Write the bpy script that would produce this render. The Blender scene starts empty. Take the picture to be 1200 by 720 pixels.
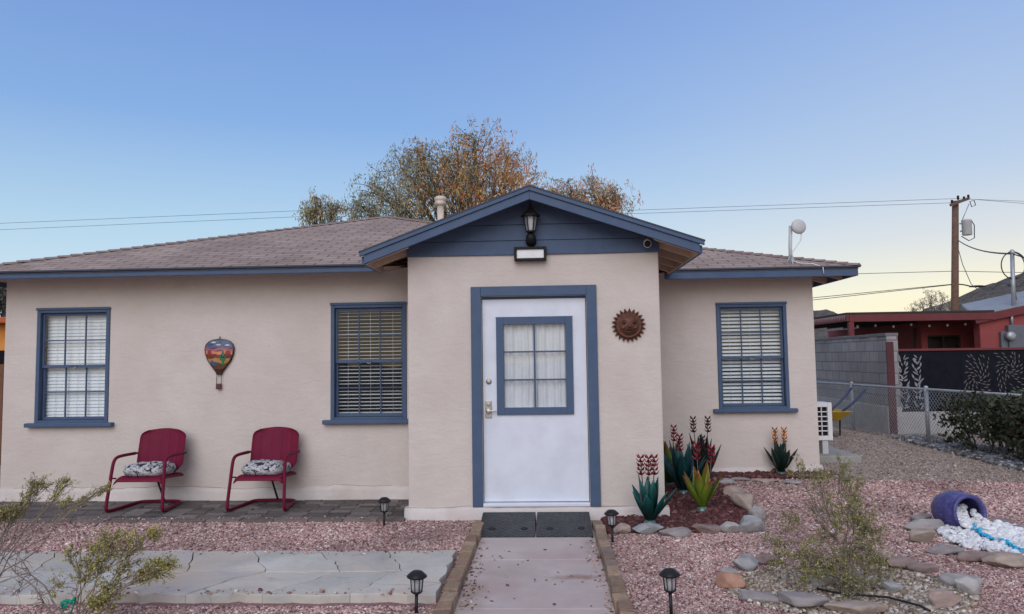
import bpy, bmesh, math, random
import numpy as np
from mathutils import Vector, Matrix, Euler, noise as mnoise

random.seed(7)
RNG = np.random.default_rng(11)
scene = bpy.context.scene
COL = scene.collection
PI = math.pi

# ------------------------------------------------------------------ camera
CAM = Vector((0, 0, 1.57))
FPX = 867.0
yaw, pitch, roll = math.radians(2.582), math.radians(3.992), math.radians(-0.820)
fw = Vector((-math.sin(yaw)*math.cos(pitch), math.cos(yaw)*math.cos(pitch), math.sin(pitch)))
rt = Vector((math.cos(yaw), math.sin(yaw), 0))
up = rt.cross(fw)
RT = rt*math.cos(roll) + up*math.sin(roll)
UP = up*math.cos(roll) - rt*math.sin(roll)

def ray(px, py):
    return RT*((px-600)/FPX) + UP*((360-py)/FPX) + fw

def on_y(px, py, y):
    d = ray(px, py)
    return CAM + d*(y/d.y)

def on_z(px, py, z=0.0):
    d = ray(px, py)
    return CAM + d*((z-CAM.z)/d.z)

def ss(a, b, t):
    t = min(1, max(0, (t-a)/(b-a)))
    return t*t*(3-2*t)

def gz(x, y):                       # height of the yard
    return 0.105*ss(7.2, 9.2, y)*ss(0.9, 1.6, x)

def on_ground(px, py, dz=0.0):
    z = 0.0
    for i in range(6):
        p = on_z(px, py, z+dz)
        z = gz(p.x, p.y)
    return p

cd = bpy.data.cameras.new('camera')
cam = bpy.data.objects.new('camera', cd)
COL.objects.link(cam)
cd.sensor_width = 36
cd.lens = FPX/1200*36
cd.clip_start = 0.05
cd.clip_end = 5000
m = Matrix(((RT.x, UP.x, -fw.x, CAM.x), (RT.y, UP.y, -fw.y, CAM.y), (RT.z, UP.z, -fw.z, CAM.z), (0, 0, 0, 1)))
cam.matrix_world = m
scene.camera = cam

# ------------------------------------------------------------------ materials
def new_mat(name):
    mt = bpy.data.materials.new(name)
    mt.use_nodes = True
    nt = mt.node_tree
    b = nt.nodes['Principled BSDF']
    return mt, nt, b

def nd(nt, typ, **kw):
    n = nt.nodes.new(typ)
    for k, v in kw.items():
        if k in n.inputs:
            n.inputs[k].default_value = v
        else:
            setattr(n, k, v)
    return n

def rgb(c):
    return (c[0], c[1], c[2], 1)

def mat(name, c1, c2=None, scale=6, rough=0.6, bump=0.0, bscale=60, metal=0.0, c3=None, big=0.7, coat=0, spec=0.5, attr=False, bdist=0.01):
    """noise-mottled surface: c1/c2 mixed by noise, c3 large soft stains; attr multiplies by the mesh colour"""
    mt, nt, b = new_mat(name)
    tc = nd(nt, 'ShaderNodeTexCoord')
    geo = nd(nt, 'ShaderNodeNewGeometry')
    vec = geo.outputs['Position']
    L = nt.links.new
    n1 = nd(nt, 'ShaderNodeTexNoise', Scale=scale, Detail=6, Roughness=0.62)
    L(vec, n1.inputs['Vector'])
    ramp = nd(nt, 'ShaderNodeValToRGB')
    ramp.color_ramp.elements[0].position = 0.33
    ramp.color_ramp.elements[1].position = 0.67
    ramp.color_ramp.elements[0].color = rgb(c1)
    ramp.color_ramp.elements[1].color = rgb(c2 or [min(1, v*1.12) for v in c1])
    L(n1.outputs['Fac'], ramp.inputs['Fac'])
    out = ramp.outputs['Color']
    if c3:
        n2 = nd(nt, 'ShaderNodeTexNoise', Scale=big, Detail=5, Roughness=0.6)
        L(vec, n2.inputs['Vector'])
        r2 = nd(nt, 'ShaderNodeValToRGB')
        r2.color_ramp.elements[0].position = 0.45
        r2.color_ramp.elements[1].position = 0.72
        L(n2.outputs['Fac'], r2.inputs['Fac'])
        mx = nd(nt, 'ShaderNodeMixRGB')
        L(r2.outputs['Color'], mx.inputs['Fac'])
        L(out, mx.inputs['Color1'])
        mx.inputs['Color2'].default_value = rgb(c3)
        out = mx.outputs['Color']
    if attr:
        at = nd(nt, 'ShaderNodeAttribute', attribute_name='col')
        mx = nd(nt, 'ShaderNodeMixRGB', blend_type='MULTIPLY')
        mx.inputs['Fac'].default_value = 1
        L(out, mx.inputs['Color1'])
        L(at.outputs['Color'], mx.inputs['Color2'])
        out = mx.outputs['Color']
    L(out, b.inputs['Base Color'])
    b.inputs['Roughness'].default_value = rough
    b.inputs['Metallic'].default_value = metal
    b.inputs['Coat Weight'].default_value = coat
    b.inputs['Specular IOR Level'].default_value = spec
    if bump:
        n3 = nd(nt, 'ShaderNodeTexNoise', Scale=bscale, Detail=5, Roughness=0.65)
        L(vec, n3.inputs['Vector'])
        bp = nd(nt, 'ShaderNodeBump', Strength=bump, Distance=bdist)
        L(n3.outputs['Fac'], bp.inputs['Height'])
        L(bp.outputs['Normal'], b.inputs['Normal'])
    return mt

def stucco(name, c1, c2, c3):
    mt, nt, b = new_mat(name)
    L = nt.links.new
    geo = nd(nt, 'ShaderNodeNewGeometry')
    n1 = nd(nt, 'ShaderNodeTexNoise', Scale=2.3, Detail=8, Roughness=0.7)
    n2 = nd(nt, 'ShaderNodeTexNoise', Scale=0.6, Detail=4, Roughness=0.6)
    n3 = nd(nt, 'ShaderNodeTexNoise', Scale=38, Detail=6, Roughness=0.7)
    n4 = nd(nt, 'ShaderNodeTexNoise', Scale=5, Detail=4, Roughness=0.6, Distortion=0.6)
    mp = nd(nt, 'ShaderNodeMapping')
    mp.inputs['Scale'].default_value = (1, 1, 2.6)
    L(geo.outputs['Position'], mp.inputs['Vector'])
    for n in (n1, n2, n3):
        L(geo.outputs['Position'], n.inputs['Vector'])
    L(mp.outputs['Vector'], n4.inputs['Vector'])
    r1 = nd(nt, 'ShaderNodeValToRGB')
    r1.color_ramp.elements[0].position = 0.3
    r1.color_ramp.elements[1].position = 0.7
    r1.color_ramp.elements[0].color = rgb(c1)
    r1.color_ramp.elements[1].color = rgb(c2)
    L(n1.outputs['Fac'], r1.inputs['Fac'])
    r2 = nd(nt, 'ShaderNodeValToRGB')
    r2.color_ramp.elements[0].position = 0.48
    r2.color_ramp.elements[1].position = 0.75
    L(n2.outputs['Fac'], r2.inputs['Fac'])
    mx = nd(nt, 'ShaderNodeMixRGB')
    L(r2.outputs['Color'], mx.inputs['Fac'])
    L(r1.outputs['Color'], mx.inputs['Color1'])
    mx.inputs['Color2'].default_value = rgb(c3)
    L(mx.outputs['Color'], b.inputs['Base Color'])
    b.inputs['Roughness'].default_value = 0.85
    b.inputs['Specular IOR Level'].default_value = 0.25
    b1 = nd(nt, 'ShaderNodeBump', Strength=0.32, Distance=0.012)
    b2 = nd(nt, 'ShaderNodeBump', Strength=0.34, Distance=0.018)
    L(n3.outputs['Fac'], b1.inputs['Height'])
    L(n4.outputs['Fac'], b2.inputs['Height'])
    L(b1.outputs['Normal'], b2.inputs['Normal'])
    L(b2.outputs['Normal'], b.inputs['Normal'])
    return mt

def brick_mat(name, c1, c2, mortar, w, h, ms=0.012, rough=0.85, bump=0.6, offset=0.5, noise_c=None, dist=0.01):
    """brick/shingle pattern on the UV map, metres"""
    mt, nt, b = new_mat(name)
    L = nt.links.new
    tc = nd(nt, 'ShaderNodeTexCoord')
    br = nd(nt, 'ShaderNodeTexBrick')
    br.offset = offset
    br.inputs['Scale'].default_value = 1
    br.inputs['Brick Width'].default_value = w
    br.inputs['Row Height'].default_value = h
    br.inputs['Mortar Size'].default_value = ms
    br.inputs['Mortar Smooth'].default_value = 0.2
    br.inputs['Bias'].default_value = 0
    br.inputs['Color1'].default_value = rgb(c1)
    br.inputs['Color2'].default_value = rgb(c2)
    br.inputs['Mortar'].default_value = rgb(mortar)
    wob = nd(nt, 'ShaderNodeTexNoise', Scale=4.0, Detail=3)
    L(tc.outputs['UV'], wob.inputs['Vector'])
    vm = nd(nt, 'ShaderNodeVectorMath', operation='MULTIPLY_ADD')
    vm.inputs[1].default_value = (0.03, 0.015, 0)
    L(wob.outputs['Color'], vm.inputs[0])
    L(tc.outputs['UV'], vm.inputs[2])
    L(vm.outputs['Vector'], br.inputs['Vector'])
    n1 = nd(nt, 'ShaderNodeTexNoise', Scale=45, Detail=5, Roughness=0.7)
    L(tc.outputs['UV'], n1.inputs['Vector'])
    n2 = nd(nt, 'ShaderNodeTexNoise', Scale=1.1, Detail=5, Roughness=0.6)
    L(tc.outputs['UV'], n2.inputs['Vector'])
    mul = nd(nt, 'ShaderNodeMixRGB', blend_type='OVERLAY')
    mul.inputs['Fac'].default_value = 0.55
    L(br.outputs['Color'], mul.inputs['Color1'])
    L(n1.outputs['Fac'], mul.inputs['Color2'])
    mul2 = nd(nt, 'ShaderNodeMixRGB', blend_type='OVERLAY')
    mul2.inputs['Fac'].default_value = 0.5
    L(mul.outputs['Color'], mul2.inputs['Color1'])
    L(n2.outputs['Fac'], mul2.inputs['Color2'])
    L(mul2.outputs['Color'], b.inputs['Base Color'])
    b.inputs['Roughness'].default_value = rough
    b.inputs['Specular IOR Level'].default_value = 0.25
    bp = nd(nt, 'ShaderNodeBump', Strength=bump, Distance=dist)
    bp.invert = True
    L(br.outputs['Fac'], bp.inputs['Height'])
    bp2 = nd(nt, 'ShaderNodeBump', Strength=0.4, Distance=0.006)
    L(n1.outputs['Fac'], bp2.inputs['Height'])
    L(bp.outputs['Normal'], bp2.inputs['Normal'])
    L(bp2.outputs['Normal'], b.inputs['Normal'])
    return mt

def glass_mat(name, tint=(0.96, 0.98, 0.985), base=0.02, wav=True):
    mt, nt, b = new_mat(name)
    nt.nodes.remove(b)
    L = nt.links.new
    out = nt.nodes['Material Output']
    tr = nd(nt, 'ShaderNodeBsdfTransparent')
    tr.inputs['Color'].default_value = rgb(tint)
    gl = nd(nt, 'ShaderNodeBsdfGlossy')
    gl.inputs['Roughness'].default_value = 0.015
    fr = nd(nt, 'ShaderNodeFresnel')
    fr.inputs['IOR'].default_value = 1.5
    ma = nd(nt, 'ShaderNodeMath', operation='MULTIPLY_ADD')
    ma.inputs[1].default_value = 1.0
    ma.inputs[2].default_value = base
    L(fr.outputs['Fac'], ma.inputs[0])
    mx = nd(nt, 'ShaderNodeMixShader')
    gb = nd(nt, 'ShaderNodeNewGeometry')
    inv = nd(nt, 'ShaderNodeMath', operation='SUBTRACT')
    inv.inputs[0].default_value = 1
    L(gb.outputs['Backfacing'], inv.inputs[1])
    mb_ = nd(nt, 'ShaderNodeMath', operation='MULTIPLY')
    L(ma.outputs['Value'], mb_.inputs[0])
    L(inv.outputs['Value'], mb_.inputs[1])
    L(mb_.outputs['Value'], mx.inputs['Fac'])
    L(tr.outputs['BSDF'], mx.inputs[1])
    L(gl.outputs['BSDF'], mx.inputs[2])
    if wav:
        geo = nd(nt, 'ShaderNodeNewGeometry')
        n = nd(nt, 'ShaderNodeTexNoise', Scale=2.5, Detail=1)
        L(geo.outputs['Position'], n.inputs['Vector'])
        bp = nd(nt, 'ShaderNodeBump', Strength=0.12, Distance=0.02)
        L(n.outputs['Fac'], bp.inputs['Height'])
        L(bp.outputs['Normal'], gl.inputs['Normal'])
    L(mx.outputs['Shader'], out.inputs['Surface'])
    return mt

M = {}
M['wall'] = stucco('stucco', (0.57, 0.508, 0.462), (0.645, 0.58, 0.53), (0.545, 0.468, 0.42))
M['base'] = mat('painted_base', (0.57, 0.525, 0.495), (0.64, 0.59, 0.56), 5, 0.8, 0.5, 30, c3=(0.52, 0.44, 0.40), big=1.6)
M['blue'] = mat('blue_paint', (0.057, 0.092, 0.168), (0.071, 0.111, 0.192), 7, 0.55, 0.12, 70, spec=0.3, c3=(0.070, 0.108, 0.175), big=2)
M['darkedge'] = mat('dark_drip_edge', (0.025, 0.035, 0.06), (0.035, 0.045, 0.07), 8, 0.6)
M['door'] = mat('white_door_paint', (0.64, 0.68, 0.765), (0.70, 0.735, 0.81), 3, 0.42, 0.08, 60, c3=(0.60, 0.63, 0.69), big=3.5)
M['white'] = mat('white_plastic', (0.72, 0.72, 0.72), (0.78, 0.78, 0.78), 8, 0.5)
M['crack'] = mat('crack_shadow_grit', (0.10, 0.08, 0.07), (0.16, 0.13, 0.12), 30, 0.9)
M['blind'] = mat('blind_slat', (0.82, 0.83, 0.84), (0.87, 0.88, 0.88), 8, 0.5)
M['curtain'] = mat('curtain_cloth', (0.66, 0.65, 0.66), (0.74, 0.73, 0.74), 5, 0.9)
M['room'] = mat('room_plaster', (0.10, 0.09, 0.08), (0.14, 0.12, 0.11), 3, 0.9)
M['soffit'] = mat('beige_soffit', (0.50, 0.36, 0.28), (0.58, 0.43, 0.34), 4, 0.8, 0.2, 20)
M['glass'] = glass_mat('window_glass')
def frosted():
    mt, nt, b = new_mat('frosted_lamp_glass')
    L = nt.links.new
    b.inputs['Roughness'].default_value = 0.25
    n = nd(nt, 'ShaderNodeTexNoise', Scale=90, Detail=3)
    r = nd(nt, 'ShaderNodeValToRGB')
    r.color_ramp.elements[0].color = rgb((0.45, 0.46, 0.48))
    r.color_ramp.elements[1].color = rgb((0.65, 0.66, 0.67))
    L(n.outputs['Fac'], r.inputs['Fac'])
    L(r.outputs['Color'], b.inputs['Base Color'])
    b.inputs['Alpha'].default_value = 0.42
    return mt
M['lampglass'] = frosted()
M['roof'] = brick_mat('shingles', (0.285, 0.218, 0.185), (0.36, 0.283, 0.245), (0.13, 0.095, 0.08), 0.31, 0.135, 0.010)
M['ridge'] = mat('ridge_shingle', (0.225, 0.165, 0.148), (0.30, 0.225, 0.205), 14, 0.9, 0.4, 60)
M['black'] = mat('black_metal', (0.008, 0.008, 0.010), (0.014, 0.014, 0.016), 10, 0.5, 0.1, 60, spec=0.2)
M['blackplastic'] = mat('black_plastic', (0.010, 0.010, 0.012), (0.017, 0.017, 0.02), 10, 0.4, spec=0.25)
M['panelwhite'] = mat('lamp_diffuser', (0.70, 0.72, 0.72), (0.8, 0.8, 0.8), 30, 0.35)
M['steel'] = mat('brushed_steel', (0.38, 0.36, 0.33), (0.5, 0.48, 0.45), 30, 0.35, metal=0.9)
M['galv'] = mat('galvanised_steel', (0.33, 0.35, 0.37), (0.46, 0.47, 0.48), 12, 0.5, metal=0.55)
M['lightgrey'] = mat('grey_plastic', (0.48, 0.48, 0.47), (0.56, 0.56, 0.55), 8, 0.5)
M['chair'] = mat('burgundy_enamel', (0.135, 0.007, 0.030), (0.16, 0.009, 0.037), 9, 0.55, 0.06, 50, coat=0.0, spec=0.14)
M['vent'] = mat('painted_vent', (0.55, 0.49, 0.42), (0.64, 0.58, 0.5), 12, 0.6, 0.2, 30, c3=(0.36, 0.22, 0.15), big=5)
M['concrete'] = mat('path_concrete', (0.45, 0.385, 0.362), (0.525, 0.455, 0.432), 2.2, 0.85, 0.25, 120, c3=(0.42, 0.32, 0.30), big=1.3)
def stained_path():
    mt = M['concrete'].copy()
    mt.name = 'stained_path_concrete'
    nt = mt.node_tree
    L = nt.links.new
    b = nt.nodes['Principled BSDF']
    src = b.inputs['Base Color'].links[0].from_socket
    geo = nd(nt, 'ShaderNodeNewGeometry')
    wn = nd(nt, 'ShaderNodeTexNoise', Scale=7, Detail=5, Roughness=0.7)
    L(geo.outputs['Position'], wn.inputs['Vector'])
    for (cx, cy, sx, sy, c, amt) in ((0.20, 5.42, 0.27, 0.085, (0.23, 0.105, 0.075), 0.75), (-0.52, 4.95, 0.14, 0.45, (0.22, 0.15, 0.10), 0.6), (-0.28, 5.55, 0.35, 0.22, (0.36, 0.30, 0.25), 0.5), (0.34, 6.3, 0.10, 0.5, (0.30, 0.27, 0.25), 0.5)):
        mp = nd(nt, 'ShaderNodeMapping')
        mp.inputs['Location'].default_value = (-cx/sx, -cy/sy, 0)
        mp.inputs['Scale'].default_value = (1/sx, 1/sy, 0)
        L(geo.outputs['Position'], mp.inputs['Vector'])
        ln = nd(nt, 'ShaderNodeVectorMath', operation='LENGTH')
        L(mp.outputs['Vector'], ln.inputs[0])
        ad = nd(nt, 'ShaderNodeMath', operation='MULTIPLY_ADD')
        ad.inputs[1].default_value = 2.2
        L(wn.outputs['Fac'], ad.inputs[0])
        L(ln.outputs['Value'], ad.inputs[2])
        mr_ = nd(nt, 'ShaderNodeMapRange')
        mr_.inputs['From Min'].default_value = 1.1
        mr_.inputs['From Max'].default_value = 2.1
        mr_.inputs['To Min'].default_value = amt
        mr_.inputs['To Max'].default_value = 0
        L(ad.outputs['Value'], mr_.inputs['Value'])
        mx = nd(nt, 'ShaderNodeMixRGB')
        L(mr_.outputs['Result'], mx.inputs['Fac'])
        L(src, mx.inputs['Color1'])
        mx.inputs['Color2'].default_value = rgb(c)
        src = mx.outputs['Color']
    L(src, b.inputs['Base Color'])
    return mt
M['path'] = stained_path()
M['slabcon'] = mat('grey_concrete', (0.27, 0.26, 0.24), (0.36, 0.345, 0.32), 6, 0.9, 0.3, 60)
M['flag'] = mat('grey_flagstone', (0.42, 0.41, 0.395), (0.54, 0.525, 0.50), 3.2, 0.75, 0.5, 18, attr=True, c3=(0.47, 0.41, 0.33), big=1.6, bdist=0.012)
def cracked_flag():
    mt = M['flag']
    nt = mt.node_tree
    L = nt.links.new
    b = nt.nodes['Principled BSDF']
    src = b.inputs['Base Color'].links[0].from_socket
    geo = nd(nt, 'ShaderNodeNewGeometry')
    wn = nd(nt, 'ShaderNodeTexNoise', Scale=3.0, Detail=4)
    L(geo.outputs['Position'], wn.inputs['Vector'])
    va = nd(nt, 'ShaderNodeVectorMath', operation='MULTIPLY_ADD')
    va.inputs[1].default_value = (0.35, 0.25, 0)
    L(wn.outputs['Color'], va.inputs[0])
    L(geo.outputs['Position'], va.inputs[2])
    mp = nd(nt, 'ShaderNodeMapping')
    mp.inputs['Scale'].default_value = (1.0, 1.5, 0)
    L(va.outputs['Vector'], mp.inputs['Vector'])
    vo = nd(nt, 'ShaderNodeTexVoronoi', Scale=2.1)
    vo.feature = 'DISTANCE_TO_EDGE'
    L(mp.outputs['Vector'], vo.inputs['Vector'])
    r = nd(nt, 'ShaderNodeMapRange')
    r.inputs['From Min'].default_value = 0.004
    r.inputs['From Max'].default_value = 0.016
    r.inputs['To Min'].default_value = 1
    r.inputs['To Max'].default_value = 0
    L(vo.outputs['Distance'], r.inputs['Value'])
    mk = nd(nt, 'ShaderNodeTexNoise', Scale=1.9, Detail=3)
    L(geo.outputs['Position'], mk.inputs['Vector'])
    mr_ = nd(nt, 'ShaderNodeMapRange')
    mr_.inputs['From Min'].default_value = 0.47
    mr_.inputs['From Max'].default_value = 0.60
    mr_.inputs['To Min'].default_value = 0
    mr_.inputs['To Max'].default_value = 0.62
    L(mk.outputs['Fac'], mr_.inputs['Value'])
    mu = nd(nt, 'ShaderNodeMath', operation='MULTIPLY')
    L(r.outputs['Result'], mu.inputs[0])
    L(mr_.outputs['Result'], mu.inputs[1])
    mx = nd(nt, 'ShaderNodeMixRGB')
    L(mu.outputs['Value'], mx.inputs['Fac'])
    L(src, mx.inputs['Color1'])
    mx.inputs['Color2'].default_value = rgb((0.16, 0.15, 0.15))
    # broad cloudy weathering and fine grit
    cl_ = nd(nt, 'ShaderNodeTexNoise', Scale=1.2, Detail=9, Roughness=0.72, Distortion=0.8)
    L(geo.outputs['Position'], cl_.inputs['Vector'])
    ov = nd(nt, 'ShaderNodeMixRGB', blend_type='OVERLAY')
    ov.inputs['Fac'].default_value = 0.45
    L(mx.outputs['Color'], ov.inputs['Color1'])
    L(cl_.outputs['Fac'], ov.inputs['Color2'])
    L(ov.outputs['Color'], b.inputs['Base Color'])
cracked_flag()
M['paver'] = mat('brick_paver', (0.75, 0.75, 0.75), (1.1, 1.1, 1.1), 14, 0.85, 0.4, 70, attr=True)
M['kerbbrick'] = mat('tan_brick', (0.75, 0.75, 0.75), (1.15, 1.1, 1.05), 22, 0.9, 0.8, 60, attr=True)
M['stone'] = mat('gravel_stone', (0.8, 0.8, 0.8), (1.15, 1.15, 1.15), 60, 0.85, 0.0, 60, attr=True)
M['pebble'] = mat('white_pebble', (0.9, 0.9, 0.9), (1.05, 1.05, 1.05), 40, 0.6, 0.0, 60, attr=True)
M['leaf'] = mat('foliage', (0.75, 0.75, 0.75), (1.2, 1.2, 1.2), 3, 0.6, attr=True)
M['bark'] = mat('grey_bark', (0.10, 0.075, 0.055), (0.17, 0.13, 0.10), 12, 0.9, 0.8, 40)
M['twig'] = mat('shrub_twig', (0.17, 0.135, 0.11), (0.25, 0.20, 0.17), 30, 0.9, 0.3, 120)
M['agave'] = mat('enamelled_leaf', (0.85, 0.85, 0.85), (1.15, 1.15, 1.15), 14, 0.32, 0.1, 60, metal=0.35, attr=True)
M['rubber'] = mat('black_rubber', (0.022, 0.024, 0.028), (0.036, 0.038, 0.043), 12, 0.5, 0.2, 90)
M['rust'] = mat('rusty_metal', (0.085, 0.030, 0.018), (0.15, 0.06, 0.035), 25, 0.55, 0.5, 60, metal=0.4)
M['redwood'] = mat('red_paint', (0.125, 0.022, 0.025), (0.155, 0.028, 0.03), 5, 0.7, 0.1, 40)
M['redstucco'] = stucco('red_stucco', (0.25, 0.058, 0.058), (0.29, 0.07, 0.068), (0.22, 0.05, 0.05))
M['darkwood'] = mat('dark_ceiling', (0.03, 0.022, 0.02), (0.045, 0.035, 0.03), 4, 0.9)
M['metalroof'] = mat('blue_grey_roof', (0.21, 0.225, 0.245), (0.27, 0.285, 0.305), 3, 0.45)
M['block'] = brick_mat('concrete_block', (0.25, 0.235, 0.235), (0.31, 0.295, 0.29), (0.17, 0.16, 0.16), 0.4, 0.203, 0.012, bump=0.4)
M['footing'] = mat('pale_footing', (0.34, 0.33, 0.31), (0.42, 0.41, 0.39), 4, 0.9, 0.3, 30)
M['maroon'] = mat('dark_maroon_paint', (0.07, 0.016, 0.02), (0.09, 0.02, 0.024), 6, 0.7)
M['screen'] = mat('black_screen_metal', (0.008, 0.009, 0.014), (0.013, 0.014, 0.02), 6, 0.9, spec=0.1)
M['meter'] = mat('meter_grey', (0.10, 0.11, 0.13), (0.13, 0.14, 0.16), 8, 0.6)
M['leafcut'] = mat('cut_out_backing', (0.085, 0.075, 0.075), (0.14, 0.125, 0.125), 5, 0.7)
M['leafcutw'] = mat('cut_out_backing_pale', (0.17, 0.17, 0.19), (0.27, 0.27, 0.29), 5, 0.7)
M['pole'] = mat('weathered_pole', (0.11, 0.062, 0.04), (0.17, 0.10, 0.066), 7, 0.9, 0.6, 30)
M['wire'] = mat('wire_black', (0.03, 0.03, 0.035), (0.04, 0.04, 0.045), 5, 0.6)
M['hill'] = mat('desert_hill', (0.07, 0.062, 0.056), (0.19, 0.16, 0.135), 0.33, 0.95, 0.9, 0.8, c3=(0.055, 0.058, 0.045), big=0.5, bdist=2.0)
M['orange'] = mat('orange_stucco', (0.62, 0.24, 0.045), (0.70, 0.30, 0.06), 3, 0.85, 0.2, 40)
M['fencewood'] = mat('brown_fence_wood', (0.13, 0.055, 0.03), (0.19, 0.08, 0.045), 9, 0.85, 0.3, 50)
M['yellow'] = mat('yellow_tray', (0.36, 0.22, 0.015), (0.42, 0.27, 0.02), 8, 0.45)
M['bluehandle'] = mat('blue_handle', (0.018, 0.035, 0.10), (0.024, 0.045, 0.12), 8, 0.5)
M['tyre'] = mat('tyre_rubber', (0.015, 0.015, 0.015), (0.025, 0.025, 0.025), 20, 0.8)
M['ribbon'] = mat('green_ribbon', (0.0, 0.22, 0.14), (0.0, 0.28, 0.18), 30, 0.5)
M['bulb'] = mat('frosted_bulb', (0.6, 0.6, 0.55), (0.7, 0.7, 0.65), 20, 0.3)
M['tilered'] = mat('orange_roof_edge', (0.38, 0.09, 0.03), (0.45, 0.12, 0.04), 6, 0.8)

def fabric():
    mt, nt, b = new_mat('patterned_cushion_cloth')
    L = nt.links.new
    tc = nd(nt, 'ShaderNodeTexCoord')
    vo = nd(nt, 'ShaderNodeTexNoise', Scale=13, Detail=2, Distortion=1.6)
    L(tc.outputs['Object'], vo.inputs['Vector'])
    r = nd(nt, 'ShaderNodeValToRGB')
    r.color_ramp.interpolation = 'CONSTANT'
    e = r.color_ramp.elements
    e[0].position = 0.0
    e[0].color = rgb((0.02, 0.02, 0.028))
    e[1].position = 0.41
    e[1].color = rgb((0.22, 0.23, 0.26))
    e2 = e.new(0.47)
    e2.color = rgb((0.50, 0.50, 0.51))
    e3 = e.new(0.58)
    e3.color = rgb((0.20, 0.21, 0.24))
    e4 = e.new(0.64)
    e4.color = rgb((0.56, 0.55, 0.54))
    L(vo.outputs['Fac'], r.inputs['Fac'])
    L(r.outputs['Color'], b.inputs['Base Color'])
    b.inputs['Roughness'].default_value = 0.9
    return mt
M['fabric'] = fabric()

def glaze():
    mt, nt, b = new_mat('blue_glaze')
    L = nt.links.new
    tc = nd(nt, 'ShaderNodeTexCoord')
    n = nd(nt, 'ShaderNodeTexNoise', Scale=9, Detail=6, Roughness=0.7, Distortion=1.2)
    mp = nd(nt, 'ShaderNodeMapping')
    mp.inputs['Scale'].default_value = (1, 1, 3)
    L(tc.outputs['Object'], mp.inputs['Vector'])
    L(mp.outputs['Vector'], n.inputs['Vector'])
    r = nd(nt, 'ShaderNodeValToRGB')
    e = r.color_ramp.elements
    e[0].position = 0.42
    e[0].color = rgb((0.045, 0.042, 0.17))
    e[1].position = 0.62
    e[1].color = rgb((0.095, 0.095, 0.27))
    e2 = e.new(0.72)
    e2.color = rgb((0.27, 0.27, 0.42))
    L(n.outputs['Fac'], r.inputs['Fac'])
    L(r.outputs['Color'], b.inputs['Base Color'])
    b.inputs['Roughness'].default_value = 0.42
    return mt
M['glaze'] = glaze()

def ground_mat():
    mt, nt, b = new_mat('dirt_ground')
    L = nt.links.new
    geo = nd(nt, 'ShaderNodeNewGeometry')
    n = nd(nt, 'ShaderNodeTexNoise', Scale=0.7, Detail=8, Roughness=0.7)
    v = nd(nt, 'ShaderNodeTexVoronoi', Scale=45)
    n2 = nd(nt, 'ShaderNodeTexNoise', Scale=60, Detail=4, Roughness=0.7)
    for q in (n, v, n2):
        L(geo.outputs['Position'], q.inputs['Vector'])
    r = nd(nt, 'ShaderNodeValToRGB')
    r.color_ramp.elements[0].position = 0.35
    r.color_ramp.elements[1].position = 0.65
    r.color_ramp.elements[0].color = rgb((0.27, 0.215, 0.185))
    r.color_ramp.elements[1].color = rgb((0.38, 0.315, 0.275))
    L(n.outputs['Fac'], r.inputs['Fac'])
    mx = nd(nt, 'ShaderNodeMixRGB', blend_type='OVERLAY')
    mx.inputs['Fac'].default_value = 0.6
    L(r.outputs['Color'], mx.inputs['Color1'])
    L(n2.outputs['Fac'], mx.inputs['Color2'])
    L(mx.outputs['Color'], b.inputs['Base Color'])
    b.inputs['Roughness'].default_value = 0.95
    b.inputs['Specular IOR Level'].default_value = 0.1
    bp = nd(nt, 'ShaderNodeBump', Strength=0.6, Distance=0.015)
    L(v.outputs['Distance'], bp.inputs['Height'])
    L(bp.outputs['Normal'], b.inputs['Normal'])
    return mt
M['ground'] = ground_mat()

def diamond_rubber():
    mt, nt, b = new_mat('diamond_plate_rubber')
    L = nt.links.new
    tc = nd(nt, 'ShaderNodeTexCoord')
    hs = []
    for ang in (0.785, -0.785):
        mp = nd(nt, 'ShaderNodeMapping')
        mp.inputs['Rotation'].default_value = (0, 0, ang)
        L(tc.outputs['Object'], mp.inputs['Vector'])
        br = nd(nt, 'ShaderNodeTexBrick')
        br.inputs['Scale'].default_value = 1
        br.inputs['Brick Width'].default_value = 0.075
        br.inputs['Row Height'].default_value = 0.052
        br.inputs['Mortar Size'].default_value = 0.012
        br.inputs['Mortar Smooth'].default_value = 0.6
        L(mp.outputs['Vector'], br.inputs['Vector'])
        hs.append(br)
    mx = nd(nt, 'ShaderNodeMath', operation='MULTIPLY')
    L(hs[0].outputs['Fac'], mx.inputs[0])
    L(hs[1].outputs['Fac'], mx.inputs[1])
    add = nd(nt, 'ShaderNodeMath', operation='ADD')
    L(hs[0].outputs['Fac'], add.inputs[0])
    L(mx.outputs['Value'], add.inputs[1])
    bp = nd(nt, 'ShaderNodeBump', Strength=0.9, Distance=0.006)
    L(add.outputs['Value'], bp.inputs['Height'])
    L(bp.outputs['Normal'], b.inputs['Normal'])
    n = nd(nt, 'ShaderNodeTexNoise', Scale=9, Detail=6, Roughness=0.7)
    L(tc.outputs['Object'], n.inputs['Vector'])
    r = nd(nt, 'ShaderNodeValToRGB')
    r.color_ramp.elements[0].color = rgb((0.020, 0.022, 0.027))
    r.color_ramp.elements[1].color = rgb((0.055, 0.055, 0.06))
    r.color_ramp.elements[0].position = 0.4
    r.color_ramp.elements[1].position = 0.75
    L(n.outputs['Fac'], r.inputs['Fac'])
    L(r.outputs['Color'], b.inputs['Base Color'])
    b.inputs['Roughness'].default_value = 0.55
    return mt
M['diamond'] = diamond_rubber()

# ------------------------------------------------------------------ mesh builder
def wloc(o):
    v = Vector((0, 0, 0))
    while o is not None:
        v += Vector(o.location)
        o = o.parent
    return v

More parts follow.
